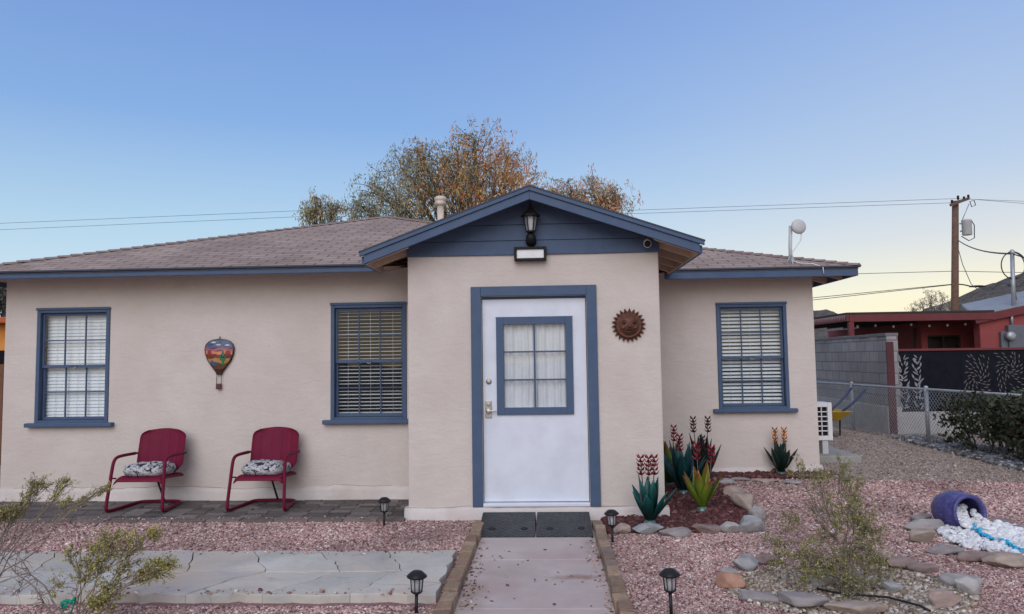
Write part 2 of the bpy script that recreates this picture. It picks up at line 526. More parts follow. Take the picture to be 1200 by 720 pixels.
class MB:
    def __init__(self, color=False):
        self.bm = bmesh.new()
        self.mi = 0
        self.col = (1, 1, 1)
        self.cl = self.bm.verts.layers.float_color.new('col') if color else None
        self.uv = None

    def v(self, p):
        w = self.bm.verts.new(p)
        if self.cl is not None:
            w[self.cl] = (self.col[0], self.col[1], self.col[2], 1)
        return w

    def f(self, vs, smooth=False, uvs=None):
        try:
            fc = self.bm.faces.new(vs)
        except ValueError:
            return None
        fc.material_index = self.mi
        fc.smooth = smooth
        if uvs:
            if self.uv is None:
                self.uv = self.bm.loops.layers.uv.verify()
            for l, u in zip(fc.loops, uvs):
                l[self.uv].uv = u
        return fc

    def poly(self, pts, smooth=False, uvs=None):
        return self.f([self.v(p) for p in pts], smooth, uvs)

    def box(self, x0, x1, y0, y1, z0, z1, mtx=None):
        P = [(x0, y0, z0), (x1, y0, z0), (x1, y1, z0), (x0, y1, z0), (x0, y0, z1), (x1, y0, z1), (x1, y1, z1), (x0, y1, z1)]
        if mtx is not None:
            P = [mtx @ Vector(p) for p in P]
        V = [self.v(p) for p in P]
        for q in ((0, 3, 2, 1), (4, 5, 6, 7), (0, 1, 5, 4), (1, 2, 6, 5), (2, 3, 7, 6), (3, 0, 4, 7)):
            self.f([V[i] for i in q])
        return V

    def obox(self, c, dims, rot=(0, 0, 0)):
        mt = Matrix.Translation(c) @ Euler(rot).to_matrix().to_4x4()
        a, b, c2 = dims[0]/2, dims[1]/2, dims[2]/2
        return self.box(-a, a, -b, b, -c2, c2, mt)

    def beam(self, p, q, w, h, upv=(0, 0, 1)):
        p = Vector(p)
        q = Vector(q)
        d = (q-p)
        ln = d.length
        d.normalize()
        s = d.cross(Vector(upv)).normalized()
        u = s.cross(d)
        mt = Matrix(((d.x, s.x, u.x, p.x), (d.y, s.y, u.y, p.y), (d.z, s.z, u.z, p.z), (0, 0, 0, 1)))
        return self.box(0, ln, -w/2, w/2, -h/2, h/2, mt)

    def tube(self, pts, r, n=8, cap=True, closed=False, smooth=True):
        pts = [Vector(p) for p in pts]
        N = len(pts)
        rs = r if isinstance(r, (list, tuple)) else [r]*N
        rings = []
        prev = None
        for i, p in enumerate(pts):
            if closed:
                t = pts[(i+1) % N]-pts[i-1]
            else:
                t = pts[min(i+1, N-1)]-pts[max(i-1, 0)]
            if t.length < 1e-9:
                t = Vector((0, 0, 1))
            t.normalize()
            if prev is None:
                a = Vector((0, 0, 1)) if abs(t.z) < 0.9 else Vector((1, 0, 0))
                prev = t.cross(a).normalized()
            s = prev - t*prev.dot(t)
            if s.length < 1e-6:
                s = t.orthogonal()
            s.normalize()
            prev = s
            u = t.cross(s)
            rings.append([self.v(p + (s*math.cos(2*PI*k/n)+u*math.sin(2*PI*k/n))*rs[i]) for k in range(n)])
        for i in range(N if closed else N-1):
            A, B = rings[i], rings[(i+1) % N]
            for k in range(n):
                self.f([A[k], A[(k+1) % n], B[(k+1) % n], B[k]], smooth)
        if cap and not closed:
            self.f(list(reversed(rings[0])))
            self.f(rings[-1])

    def lathe(self, prof, n=24, mtx=None, smooth=True, capb=True, capt=True):
        rings = []
        for (r, z) in prof:
            ring = []
            for k in range(n):
                p = Vector((r*math.cos(2*PI*k/n), r*math.sin(2*PI*k/n), z))
                if mtx is not None:
                    p = mtx @ p
                ring.append(self.v(p))
            rings.append(ring)
        for i in range(len(rings)-1):
            A, B = rings[i], rings[i+1]
            for k in range(n):
                self.f([A[k], A[(k+1) % n], B[(k+1) % n], B[k]], smooth)
        if capb:
            self.f(list(reversed(rings[0])))
        if capt:
            self.f(rings[-1])

    def prism(self, poly, y0, y1, mtx=None):
        """poly in XZ, extruded along Y"""
        def T(p):
            return mtx @ Vector(p) if mtx is not None else p
        A = [self.v(T((x, y0, z))) for x, z in poly]
        B = [self.v(T((x, y1, z))) for x, z in poly]
        self.f(list(A))
        self.f(list(reversed(B)))
        n = len(poly)
        for i in range(n):
            j = (i+1) % n
            self.f([A[j], A[i], B[i], B[j]])

    def ball(self, c, rad, seg=12, rings=8, smooth=True):
        if not isinstance(rad, (list, tuple)):
            rad = (rad, rad, rad)
        R = []
        for i in range(1, rings):
            th = PI*i/rings
            R.append([self.v((c[0]+rad[0]*math.sin(th)*math.cos(2*PI*k/seg), c[1]+rad[1]*math.sin(th)*math.sin(2*PI*k/seg), c[2]+rad[2]*math.cos(th))) for k in range(seg)])
        t = self.v((c[0], c[1], c[2]+rad[2]))
        b = self.v((c[0], c[1], c[2]-rad[2]))
        for k in range(seg):
            self.f([t, R[0][k], R[0][(k+1) % seg]], smooth)
            self.f([b, R[-1][(k+1) % seg], R[-1][k]], smooth)
        for i in range(len(R)-1):
            for k in range(seg):
                self.f([R[i][k], R[i+1][k], R[i+1][(k+1) % seg], R[i][(k+1) % seg]], smooth)

    def build(self, name, mats, parent=None, bevel=0, world=True, fix=True, solid=0, subsurf=0):
        bm = self.bm
        if fix:
            bmesh.ops.recalc_face_normals(bm, faces=bm.faces)
        me = bpy.data.meshes.new(name)
        if parent is not None:
            off = wloc(parent) if world else Vector((0, 0, 0))
            loc = Vector((0, 0, 0))
        else:
            xs = [v.co for v in bm.verts]
            lo = Vector((min(c.x for c in xs), min(c.y for c in xs), min(c.z for c in xs)))
            hi = Vector((max(c.x for c in xs), max(c.y for c in xs), max(c.z for c in xs)))
            off = Vector(((lo.x+hi.x)/2, (lo.y+hi.y)/2, lo.z))
            loc = off
        if off.length > 0:
            bmesh.ops.translate(bm, verts=bm.verts, vec=-off)
        bm.to_mesh(me)
        bm.free()
        if not isinstance(mats, (list, tuple)):
            mats = [mats]
        for mm in mats:
            me.materials.append(M[mm] if isinstance(mm, str) else mm)
        o = bpy.data.objects.new(name, me)
        COL.objects.link(o)
        o.location = loc
        if parent is not None:
            o.parent = parent
        if solid:
            md = o.modifiers.new('solid', 'SOLIDIFY')
            md.thickness = solid
            md.offset = 0
        if subsurf:
            md = o.modifiers.new('sub', 'SUBSURF')
            md.levels = subsurf
            md.render_levels = subsurf
        if bevel:
            md = o.modifiers.new('bevel', 'BEVEL')
            md.width = bevel
            md.segments = 2
            md.limit_method = 'ANGLE'
            md.angle_limit = math.radians(40)
        return o

def tag(o, label=None, cat=None, group=None, kind=None):
    if label:
        o['label'] = label
    if cat:
        o['category'] = cat
    if group:
        o['group'] = group
    if kind:
        o['kind'] = kind
    return o

def thing(name, label, cat, loc=(0, 0, 0), group=None):
    o = bpy.data.objects.new(name, None)
    o.empty_display_size = 0.1
    COL.objects.link(o)
    o.location = loc
    return tag(o, label, cat, group)

def copy_tree(o, parent=None, mesh=True):
    c = o.copy()
    COL.objects.link(c)
    if parent is not None:
        c.parent = parent
    for ch in list(o.children):
        copy_tree(ch, c)
    return c

def np_mesh(name, verts, faces_n, idx, cols, mt, loc=(0, 0, 0), smooth=False):
    """verts (N,3), all faces with faces_n corners, idx flat, cols (N,3)"""
    me = bpy.data.meshes.new(name)
    nv = len(verts)
    nl = len(idx)
    nf = nl//faces_n
    me.vertices.add(nv)
    me.vertices.foreach_set('co', verts.astype(np.float32).ravel())
    me.loops.add(nl)
    me.loops.foreach_set('vertex_index', idx.astype(np.int32))
    me.polygons.add(nf)
    me.polygons.foreach_set('loop_start', np.arange(0, nl, faces_n, dtype=np.int32))
    me.update(calc_edges=True)
    if smooth:
        me.polygons.foreach_set('use_smooth', np.ones(nf, dtype=bool))
    if cols is not None:
        a = me.attributes.new('col', 'FLOAT_COLOR', 'POINT')
        c4 = np.ones((nv, 4), dtype=np.float32)
        c4[:, :3] = cols
        a.data.foreach_set('color', c4.ravel())
    me.materials.append(mt)
    me.validate()
    o = bpy.data.objects.new(name, me)
    o.location = loc
    COL.objects.link(o)
    return o

# ------------------------------------------------------------------ world and sun
SUN_AZ = math.radians(-172)      # measured from +Y towards +X: behind the camera, slightly to the left
SUN_EL = math.radians(33)
w = bpy.data.worlds.new('World')
scene.world = w
w.use_nodes = True
nt = w.node_tree
L = nt.links.new
bg = nt.nodes['Background']
sky = nd(nt, 'ShaderNodeTexSky', sky_type='NISHITA')
sky.sun_disc = False
sky.sun_elevation = SUN_EL
sky.sun_rotation = SUN_AZ
sky.air_density = 1.0
sky.dust_density = 0.6
sky.ozone_density = 1.6
# dusk tint of the sky dome: lavender above (topmost stops: unseen zenith brightened to light ground and roof), pale at the skyline, yellow glow low in the east (+X)
tc = nd(nt, 'ShaderNodeTexCoord')
sep = nd(nt, 'ShaderNodeSeparateXYZ')
L(tc.outputs['Generated'], sep.inputs[0])
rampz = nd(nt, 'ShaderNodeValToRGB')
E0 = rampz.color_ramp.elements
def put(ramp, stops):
    e = ramp.color_ramp.elements
    while len(e) > 1:
        e.remove(e[-1])
    e[0].position = stops[0][0]
    e[0].color = rgb(stops[0][1])
    for p, c in stops[1:]:
        k = e.new(p)
        k.color = rgb(c)
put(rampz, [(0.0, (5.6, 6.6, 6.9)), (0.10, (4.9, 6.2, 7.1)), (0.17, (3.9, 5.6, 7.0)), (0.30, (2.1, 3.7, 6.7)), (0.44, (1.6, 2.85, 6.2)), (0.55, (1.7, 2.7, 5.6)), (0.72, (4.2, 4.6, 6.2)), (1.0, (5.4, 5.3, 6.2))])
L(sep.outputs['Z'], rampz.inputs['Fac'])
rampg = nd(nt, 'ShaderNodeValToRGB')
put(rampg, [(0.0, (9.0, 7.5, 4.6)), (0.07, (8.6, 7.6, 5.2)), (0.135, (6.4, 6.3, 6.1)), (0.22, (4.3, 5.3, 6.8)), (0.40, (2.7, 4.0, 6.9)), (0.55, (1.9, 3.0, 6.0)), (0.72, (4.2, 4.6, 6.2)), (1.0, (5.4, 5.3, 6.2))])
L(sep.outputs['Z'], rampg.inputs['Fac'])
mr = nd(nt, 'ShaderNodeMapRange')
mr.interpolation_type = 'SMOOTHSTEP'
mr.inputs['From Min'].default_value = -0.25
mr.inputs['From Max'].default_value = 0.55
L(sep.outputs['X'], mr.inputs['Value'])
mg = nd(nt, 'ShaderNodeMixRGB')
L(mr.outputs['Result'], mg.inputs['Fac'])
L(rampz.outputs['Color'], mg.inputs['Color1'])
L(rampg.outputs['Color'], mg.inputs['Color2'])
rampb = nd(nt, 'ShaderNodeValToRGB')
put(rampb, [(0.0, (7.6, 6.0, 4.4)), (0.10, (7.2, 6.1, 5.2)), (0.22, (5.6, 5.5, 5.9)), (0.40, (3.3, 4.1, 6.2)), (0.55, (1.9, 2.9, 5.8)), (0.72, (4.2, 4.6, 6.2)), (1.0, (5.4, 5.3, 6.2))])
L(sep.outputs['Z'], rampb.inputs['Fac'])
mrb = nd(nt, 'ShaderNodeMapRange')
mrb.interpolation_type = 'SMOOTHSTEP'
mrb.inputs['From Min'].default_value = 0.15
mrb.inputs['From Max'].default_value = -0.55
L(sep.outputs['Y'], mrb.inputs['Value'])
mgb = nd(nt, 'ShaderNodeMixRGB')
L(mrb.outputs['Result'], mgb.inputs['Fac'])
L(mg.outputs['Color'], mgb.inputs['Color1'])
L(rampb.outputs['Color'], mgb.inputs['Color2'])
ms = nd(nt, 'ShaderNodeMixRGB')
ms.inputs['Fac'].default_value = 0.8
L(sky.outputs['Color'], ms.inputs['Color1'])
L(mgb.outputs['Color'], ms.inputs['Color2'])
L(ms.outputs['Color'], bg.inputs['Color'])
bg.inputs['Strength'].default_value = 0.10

sd = bpy.data.lights.new('sun', 'SUN')
sd.energy = 1.28
sd.angle = math.radians(50)
sd.color = (1.0, 0.965, 0.96)
so = bpy.data.objects.new('sun', sd)
COL.objects.link(so)
dirv = Vector((math.sin(SUN_AZ)*math.cos(SUN_EL), math.cos(SUN_AZ)*math.cos(SUN_EL), math.sin(SUN_EL)))
so.rotation_euler = (-dirv).to_track_quat('-Z', 'Y').to_euler()
so.location = dirv*50

scene.view_settings.view_transform = 'Standard'
scene.view_settings.look = 'None'
scene.view_settings.exposure = 0.30
scene.view_settings.gamma = 1
scene.cycles.max_bounces = 8
scene.cycles.transparent_max_bounces = 16

# ------------------------------------------------------------------ ground
def make_ground():
    xs = [-1500, -300, -60, -20] + [(-12+0.4*i) for i in range(71)] + [24, 40, 80, 300, 1500]
    ys = [-600, -60, -10, -2] + [(0.4*i) for i in range(56)] + [26, 40, 80, 300, 2500]
    b = MB()
    V = [[b.v((x, y, gz(x, y))) for x in xs] for y in ys]
    for j in range(len(ys)-1):
        for i in range(len(xs)-1):
            b.f([V[j][i], V[j][i+1], V[j+1][i+1], V[j+1][i]], True)
    o = b.build('ground', 'ground')
    tag(o, 'bare tan dirt ground of the yard', 'ground', kind='structure')
make_ground()

# ------------------------------------------------------------------ the house
H = thing('house', 'low beige stucco bungalow with slate blue trim and brown shingle hip roof', 'house', (-1.3, 9.3, 0))

def wall_holes(b, x0, x1, z0, z1, y, holes, th=0.14, step=0.4):
    """front face at y with rectangular openings, thickness behind"""
    xs = sorted(set([x0, x1] + [h[0] for h in holes] + [h[1] for h in holes]))
    zs = sorted(set([z0, z1] + [h[2] for h in holes] + [h[3] for h in holes]))
    def inside(cx, cz):
        return any(h[0] < cx < h[1] and h[2] < cz < h[3] for h in holes)
    F, B = {}, {}
    def gv(D, i, j, yy):
        if (i, j) not in D:
            D[(i, j)] = b.v((xs[i], yy, zs[j]))
        return D[(i, j)]
    solid = {}
    for i in range(len(xs)-1):
        for j in range(len(zs)-1):
            solid[(i, j)] = not inside((xs[i]+xs[i+1])/2, (zs[j]+zs[j+1])/2)
    for (i, j), s in solid.items():
        if not s:
            continue
        b.f([gv(F, i, j, y), gv(F, i+1, j, y), gv(F, i+1, j+1, y), gv(F, i, j+1, y)])
        b.f([gv(B, i, j, y+th), gv(B, i, j+1, y+th), gv(B, i+1, j+1, y+th), gv(B, i+1, j, y+th)])
        for (di, dj, a, c) in ((-1, 0, (0, 0), (0, 1)), (1, 0, (1, 1), (1, 0)), (0, -1, (1, 0), (0, 0)), (0, 1, (0, 1), (1, 1))):
            if not solid.get((i+di, j+dj), False):
                p, q = (i+a[0], j+a[1]), (i+c[0], j+c[1])
                b.f([gv(F, *p, y), gv(F, *q, y), gv(B, *q, y+th), gv(B, *p, y+th)])

YP, YL, YW = 7.35, 8.30, 9.35
WZ0, WZ1 = 0.90, 2.22
wins = {'left': (-5.88, -5.01, YL), 'mid': (-2.44, -1.57, YL), 'right': (2.13, 3.00, YW)}
b = MB()
wall_holes(b, -6.26, -1.38, -0.05, 2.62, YL, [(-5.88, -5.01, WZ0, WZ1), (-2.44, -1.57, WZ0, WZ1)])
b.build('front_wall', 'wall', H)
b = MB()
wall_holes(b, 1.13, 3.33, -0.05, 2.62, YW, [(2.13, 3.00, WZ0, WZ1)])
b.build('wing_wall', 'wall', H)
b = MB()
b.box(-6.26, -6.12, YL+0.14, 15.6, -0.05, 2.62)
b.box(-6.26, 1.5, 15.6, 15.74, -0.05, 2.62)
b.build('side_wall', 'wall', H)
b = MB()
b.box(3.19, 3.33, YW+0.14, 15.4, -0.05, 2.62)
b.box(1.13, 3.33, 15.4, 15.54, -0.05, 2.62)
b.build('side_wall', 'wall', H)
# porch box with door opening
DX0, DX1, DZ0, DZ1 = -0.64, 0.405, 0.15, 2.19
b = MB()
wall_holes(b, -1.38, 1.13, -0.05, 2.63, YP, [(DX0, DX1, DZ0, DZ1)], th=0.12)
b.box(-1.38, -1.26, YP+0.12, YL+0.06, -0.05, 2.60)
b.box(1.01, 1.13, YP+0.12, YW+0.06, -0.05, 2.60)
b.build('porch_wall', 'wall', H, bevel=0.012)
# flared base of the walls
def flare(b, x0, x1, y, h, d, seed, sides=(False, False), yb=None):
    """irregular sloping skirt at the foot of a wall"""
    n = max(2, int((x1-x0)/0.09))
    rows = []
    for i in range(n+1):
        x = x0+(x1-x0)*i/n
        hh = h*(1+0.22*mnoise.noise((x*2.1, seed, 0))+0.12*mnoise.noise((x*7, seed, 3)))
        dd = d*(1+0.15*mnoise.noise((x*3, seed, 9)))
        rows.append([b.v((x, y-dd-0.012, -0.05)), b.v((x, y-dd, hh*0.72)), b.v((x, y-dd*0.35, hh)), b.v((x, y+0.05, hh+0.004)), b.v((x, y+0.05, -0.05))])
    for i in range(n):
        A, B = rows[i], rows[i+1]
        for k in range(4):
            b.f([A[k], B[k], B[k+1], A[k+1]], k < 2)
    b.f(rows[0])
    b.f(list(reversed(rows[-1])))
    return [tuple(r_[2].co) for r_ in rows]
b = MB()
ck = flare(b, -6.28, -1.38, YL, 0.17, 0.022, 1.3)
b.build('wall_base', 'base', H)
def crack(pts, seed, keep):
    run = []
    runs = []
    for p in pts:
        if mnoise.noise((p[0]*1.3, seed, 4)) > keep:
            run.append((p[0], p[1]-0.003, p[2]+0.004))
        else:
            if len(run) > 3:
                runs.append(run)
            run = []
    if len(run) > 3:
        runs.append(run)
    for r_ in runs:
        c_ = MB()
        n_ = len(r_)
        c_.tube(r_, [0.0008+0.0022*abs(mnoise.noise((q[0]*9, seed, 1)))*math.sin(PI*(i+0.5)/n_) for i, q in enumerate(r_)], 5)
        c_.build('plaster_crack', 'crack', H)
crack(ck, 2.2, -0.05)
b = MB()
ck = flare(b, -1.415, 1.165, YP, 0.125, 0.035, 5.1)
b.build('wall_base', 'base', H)
crack([p for p in ck if not -0.76 < p[0] < 0.52], 7.1, -0.6)
b = MB()
flare(b, 1.13, 3.36, YW, 0.19, 0.03, 8.7)
b.build('wall_base', 'base', H)
for (X, s, y0, y1) in ((-1.38, -1, YP-0.03, YL), (1.13, 1, YP-0.03, YW), (3.33, 1, YW-0.03, 15.4), (-6.26, -1, YL-0.02, 15.5)):
    a, c = (X-0.01, X+0.03*s) if s > 0 else (X+0.03*s, X+0.01)
    b = MB()
    b.box(a, c, y0+0.01, y1, -0.05, 0.12 if X != 3.33 else 0.18)
    b.build('wall_base', 'base', H, bevel=0.015)

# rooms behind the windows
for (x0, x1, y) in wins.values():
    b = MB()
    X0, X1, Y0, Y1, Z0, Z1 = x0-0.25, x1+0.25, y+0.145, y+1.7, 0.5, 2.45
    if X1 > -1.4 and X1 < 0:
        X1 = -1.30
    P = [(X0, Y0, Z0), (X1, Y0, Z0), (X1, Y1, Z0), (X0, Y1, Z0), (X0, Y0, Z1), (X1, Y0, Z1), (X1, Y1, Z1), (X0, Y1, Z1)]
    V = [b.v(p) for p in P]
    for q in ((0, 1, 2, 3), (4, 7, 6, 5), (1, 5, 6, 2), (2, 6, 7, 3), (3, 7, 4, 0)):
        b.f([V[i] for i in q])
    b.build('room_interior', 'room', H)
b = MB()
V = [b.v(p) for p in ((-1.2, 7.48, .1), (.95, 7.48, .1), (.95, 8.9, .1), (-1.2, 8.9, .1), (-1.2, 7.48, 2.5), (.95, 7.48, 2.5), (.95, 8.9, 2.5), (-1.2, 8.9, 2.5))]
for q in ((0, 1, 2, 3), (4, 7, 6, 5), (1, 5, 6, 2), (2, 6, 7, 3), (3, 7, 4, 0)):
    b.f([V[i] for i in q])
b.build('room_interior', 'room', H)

# ---- windows
def frame_rect(b, x0, x1, z0, z1, y0, y1, w, wb=None, wt=None):
    wb = wb or w
    wt = wt or w
    b.box(x0, x0+w, y0, y1, z0, z1)
    b.box(x1-w, x1, y0, y1, z0, z1)
    b.box(x0+w, x1-w, y0, y1, z0, z0+wb)
    b.box(x0+w, x1-w, y0, y1, z1-wt, z1)

def make_window(x0, x1, y, label, slat_tilt, slat_n, zmeet, seed):
    z0, z1 = WZ0, WZ1
    rnd = random.Random(seed)
    b = MB()
    e = 0.003
    frame_rect(b, x0+e, x1-e, z0+e, z1-e, y-0.012, y+0.10, 0.042, 0.035, 0.045)
    b.box(x0-0.004, x1+0.004, y-0.026, y-0.0125, z1-0.016, z1+0.012)      # drip lip
    fr = b.build('window', 'blue', H, bevel=0.004)
    fr['label'] = label
    # sill
    b = MB()
    b.box(x0-0.075, x1+0.075 if x1 > -1 or x1 < -3 else x1+0.06, y-0.075, y-0.0025, z0-0.035, z0+0.012)
    b.build('sill', 'blue', fr, bevel=0.008)
    ix0, ix1, iz0, iz1 = x0+0.047, x1-0.047, z0+0.040, z1-0.050
    for (a, c, yy, nm) in ((zmeet-0.018, iz1, y+0.030, 'upper'), (iz0, zmeet+0.018, y+0.012 if False else y+0.058, 'lower')):
        b = MB()
        frame_rect(b, ix0, ix1, a, c, yy, yy+0.026, 0.024, 0.034 if nm == 'lower' else 0.034, 0.03)
        w3 = (ix1-ix0-0.048)/3
        for k in (1, 2):
            xx = ix0+0.024+w3*k
            b.box(xx-0.007, xx+0.007, yy+0.003, yy+0.022, a+0.034, c-0.030)
        zz = (a+0.034+c-0.03)/2
        for k in range(3):
            xa = ix0+0.024+w3*k+(0.007 if k else 0)
            xb = ix0+0.024+w3*(k+1)-(0.007 if k < 2 else 0)
            b.box(xa, xb, yy+0.003, yy+0.022, zz-0.007, zz+0.007)
        b.build('sash', 'blue', fr, bevel=0.003)
        b = MB()
        b.box(ix0+0.02, ix1-0.02, yy+0.010, yy+0.014, a+0.03, c-0.026)
        b.build('pane', 'glass', fr)
    # cam latch at the meeting rail
    b = MB()
    cx = (ix0+ix1)/2
    b.tube([(cx-0.035, y+0.028, zmeet+0.004), (cx-0.024, y+0.010, zmeet-0.018), (cx, y+0.004, zmeet-0.026), (cx+0.024, y+0.010, zmeet-0.018), (cx+0.035, y+0.028, zmeet+0.004)], 0.004, 6)
    b.build('latch', 'steel', fr)
    # blinds
    b = MB()
    sz0, sz1 = iz0+0.02, iz1
    b.box(ix0, ix1, y+0.098, y+0.135, sz1-0.03, sz1)
    sp = (sz1-0.03-sz0)/slat_n
    dep = 0.046
    for k in range(slat_n):
        zc = sz0+sp*(k+0.5)
        t = slat_tilt+rnd.uniform(-0.05, 0.05)
        c, s = math.cos(t)*dep/2, math.sin(t)*dep/2
        yc = y+0.118
        dz = rnd.uniform(-0.002, 0.002)
        sag = rnd.uniform(-0.003, 0.003)
        A = [(ix0+0.004, yc-c, zc-s+dz), (ix1-0.004, yc-c, zc-s+dz+sag), (ix1-0.004, yc+c, zc+s+dz+sag), (ix0+0.004, yc+c, zc+s+dz)]
        V1 = [b.v(p) for p in A]
        nrm = Vector((0, -s, c)).normalized()*0.003
        V2 = [b.v(Vector(p)+nrm) for p in A]
        b.f(V1)
        b.f(list(reversed(V2)))
        for i in range(4):
            j = (i+1) % 4
            b.f([V1[i], V1[j], V2[j], V2[i]])
    for xx in (ix0+0.13, (ix0+ix1)/2, ix1-0.13):
        b.tube([(xx, y+0.093, sz1-0.02), (xx, y+0.093, sz0)], 0.0016, 4)
    b.box(ix0+0.003, ix1-0.003, y+0.098, y+0.138, sz0-0.014, sz0+0.006)
    b.build('blinds', 'blind', fr)
    return fr

make_window(*wins['left'], 'blue window with white blinds shut, left of the balloon ornament', 1.22, 30, 1.555, 1)
make_window(*wins['mid'], 'blue window with open blinds and a dark room behind, beside the porch', 0.12, 29, 1.565, 2)
make_window(*wins['right'], 'blue window with half tilted blinds above the orange tipped metal agave', 0.62, 26, 1.545, 3)

# ---- door
b = MB()
frame_w = 0.10
fx0, fx1, fz1 = -0.742, 0.507, 2.29
b.box(fx0, DX0-0.002, YP-0.028, YP+0.10, 0.125, fz1)
b.box(DX1+0.002, fx1, YP-0.028, YP+0.10, 0.125, fz1)
b.box(DX0-0.002, DX1+0.002, YP-0.028, YP+0.10, DZ1+0.003, fz1)
b.box(DX0-0.002, DX1+0.002, YP+0.03, YP+0.10, DZ1-0.02, DZ1+0.003)
b.build('door_frame', 'blue', H, bevel=0.005)
b = MB()
b.box(DX0+0.001, DX1-0.001, YP-0.03, YP+0.11, 0.128, 0.160)
b.build('threshold', 'door', H, bevel=0.006)
lx0, lx1, lz0, lz1 = DX0+0.006, DX1-0.006, 0.178, DZ1-0.024
yd = YP+0.045
wx0, wx1, wz0, wz1 = -0.43, 0.20, 1.08, 1.915
b = MB()
wall_holes(b, lx0, lx1, lz0, lz1, yd, [(wx0, wx1, wz0, wz1)], th=0.045)
b.box(lx0, lx1, yd-0.008, yd-0.001, lz0-0.012, lz0+0.012)
door = b.build('door', 'door', H, bevel=0.003)
b = MB()
fw_ = 0.066
b.box(wx0-fw_, wx0+0.006, yd-0.022, yd-0.001, wz0-fw_, wz1+fw_)
b.box(wx1-0.006, wx1+fw_, yd-0.022, yd-0.001, wz0-fw_, wz1+fw_)
b.box(wx0+0.006, wx1-0.006, yd-0.022, yd-0.001, wz0-fw_, wz0+0.006)
b.box(wx0+0.006, wx1-0.006, yd-0.022, yd-0.001, wz1-0.006, wz1+fw_)
b.box(wx0-fw_-0.006, wx1+fw_+0.006, yd-0.009, yd-0.0015, wz1+fw_+0.0, wz1+fw_+0.006)
cx = (wx0+wx1)/2
b.box(cx-0.009, cx+0.009, yd-0.012, yd+0.008, wz0+0.006, wz1-0.006)
for k in (1, 2):
    zz = wz0+(wz1-wz0)*k/3
    b.box(wx0+0.006, cx-0.009, yd-0.012, yd+0.008, zz-0.008, zz+0.008)
    b.box(cx+0.009, wx1-0.006, yd-0.012, yd+0.008, zz-0.008, zz+0.008)
b.build('window_frame', 'blue', door, bevel=0.004)
b = MB()
b.box(wx0, wx1, yd+0.012, yd+0.016, wz0, wz1)
b.build('pane', 'glass', door)
# gathered curtain with a gap in the middle
b = MB()
for (xa, xb, topin) in ((wx0-0.02, cx+0.03, 0), (cx-0.01, wx1+0.02, 0)):
    n = 60
    nz = 10
    grid = []
    for j in range(nz+1):
        z = wz0-0.04+(wz1-wz0+0.08)*j/nz
        row = []
        for i in range(n+1):
            t = i/n
            x = xa+(xb-xa)*t
            if xb < wx1:
                x -= 0.018*t*abs((z-1.5)/0.4)
            else:
                x += 0.025*(1-t)*max(0, (1.55-z))
            y = yd+0.052+0.010*math.sin(t*34+1.3*math.sin(t*7))+0.006*math.sin(t*11+z*1.5)+0.004*mnoise.noise((x*9, z*7, 2))
            row.append(b.v((x, y, z)))
        grid.append(row)
    for j in range(nz):
        for i in range(n):
            b.f([grid[j][i], grid[j][i+1], grid[j+1][i+1], grid[j+1][i]], True)
b.build('curtain', 'curtain', door, fix=False)
RX = Matrix.Rotation(PI/2, 4, 'X')
b = MB()
b.lathe([(0.028, 0), (0.028, 0.006), (0.022, 0.014), (0.012, 0.016)], 20, Matrix.Translation((-0.575, yd-0.0015, 1.345)) @ RX)
b.box(-0.579, -0.571, yd-0.021, yd-0.016, 1.332, 1.358)
b.build('deadbolt', 'steel', door)
b = MB()
b.box(-0.612, -0.548, yd-0.012, yd-0.0015, 0.985, 1.155)
b.lathe([(0.026, 0), (0.026, 0.03), (0.016, 0.034)], 16, Matrix.Translation((-0.58, yd-0.012, 1.055)) @ RX)
b.box(-0.595, -0.505, yd-0.052, yd-0.038, 1.047, 1.063)
b.lathe([(0.02, 0), (0.02, 0.008), (0.012, 0.01)], 12, Matrix.Translation((-0.58, yd-0.012, 1.12)) @ RX)
b.build('handle', 'steel', door, bevel=0.005)

# ---- roofs
def slope_face(b, pts, u_dir, v_dir):
    u = Vector(u_dir).normalized()
    v = Vector(v_dir).normalized()
    b.poly(pts, uvs=[(Vector(p).dot(u), Vector(p).dot(v)) for p in pts])

S1 = 0.32
EZ = 2.615
ax, ay = -2.57, 11.94
az = EZ+S1*(ay-7.85)
xl = -6.66
yb = 16.1
b = MB()
rb = yb-(ay-7.85)
vs = (0, 1, S1)
zc = EZ+S1*0.42
roof_top = [
    ([(xl, 7.85, EZ), (1.1, 7.85, EZ), (1.1, 8.27, zc), (ax, ay, az)], (1, 0, 0), (0, 1, S1)),
    ([(xl, yb, EZ), (xl, 7.85, EZ), (ax, ay, az), (ax, rb, az)], (0, 1, 0), (1, 0, S1)),
    ([(1.1, 8.27, zc), (1.1, yb-0.42, zc), (ax, rb, az), (ax, ay, az)], (0, 1, 0), (-1, 0, S1)),
    ([(1.1, yb, EZ), (xl, yb, EZ), (ax, rb, az), (1.1, yb-0.42, zc)], (1, 0, 0), (0, -1, S1)),
]
for pts, u, v in roof_top:
    slope_face(b, pts, u, v)
S2 = 0.30
wy0, wy1, wxr = 8.9, 15.9, 3.73
wd = (wy1-wy0)/2
wrx = wxr-wd
wz = EZ+S2*wd
wing_top = [
    ([(0.2, wy0, EZ), (wxr, wy0, EZ), (wrx, wy0+wd, wz), (-1.5, wy0+wd, wz), (-1.5, wy0+0.3, EZ+S2*0.3)], (1, 0, 0), (0, 1, S2)),
    ([(wxr, wy0, EZ), (wxr, wy1, EZ), (wrx, wy0+wd, wz)], (0, 1, 0), (-1, 0, S2)),
    ([(wxr, wy1, EZ), (0.2, wy1, EZ), (-1.5, wy0+wd, wz), (wrx, wy0+wd, wz)], (1, 0, 0), (0, -1, S2)),
]
for pts, u, v in wing_top:
    slope_face(b, pts, u, v)
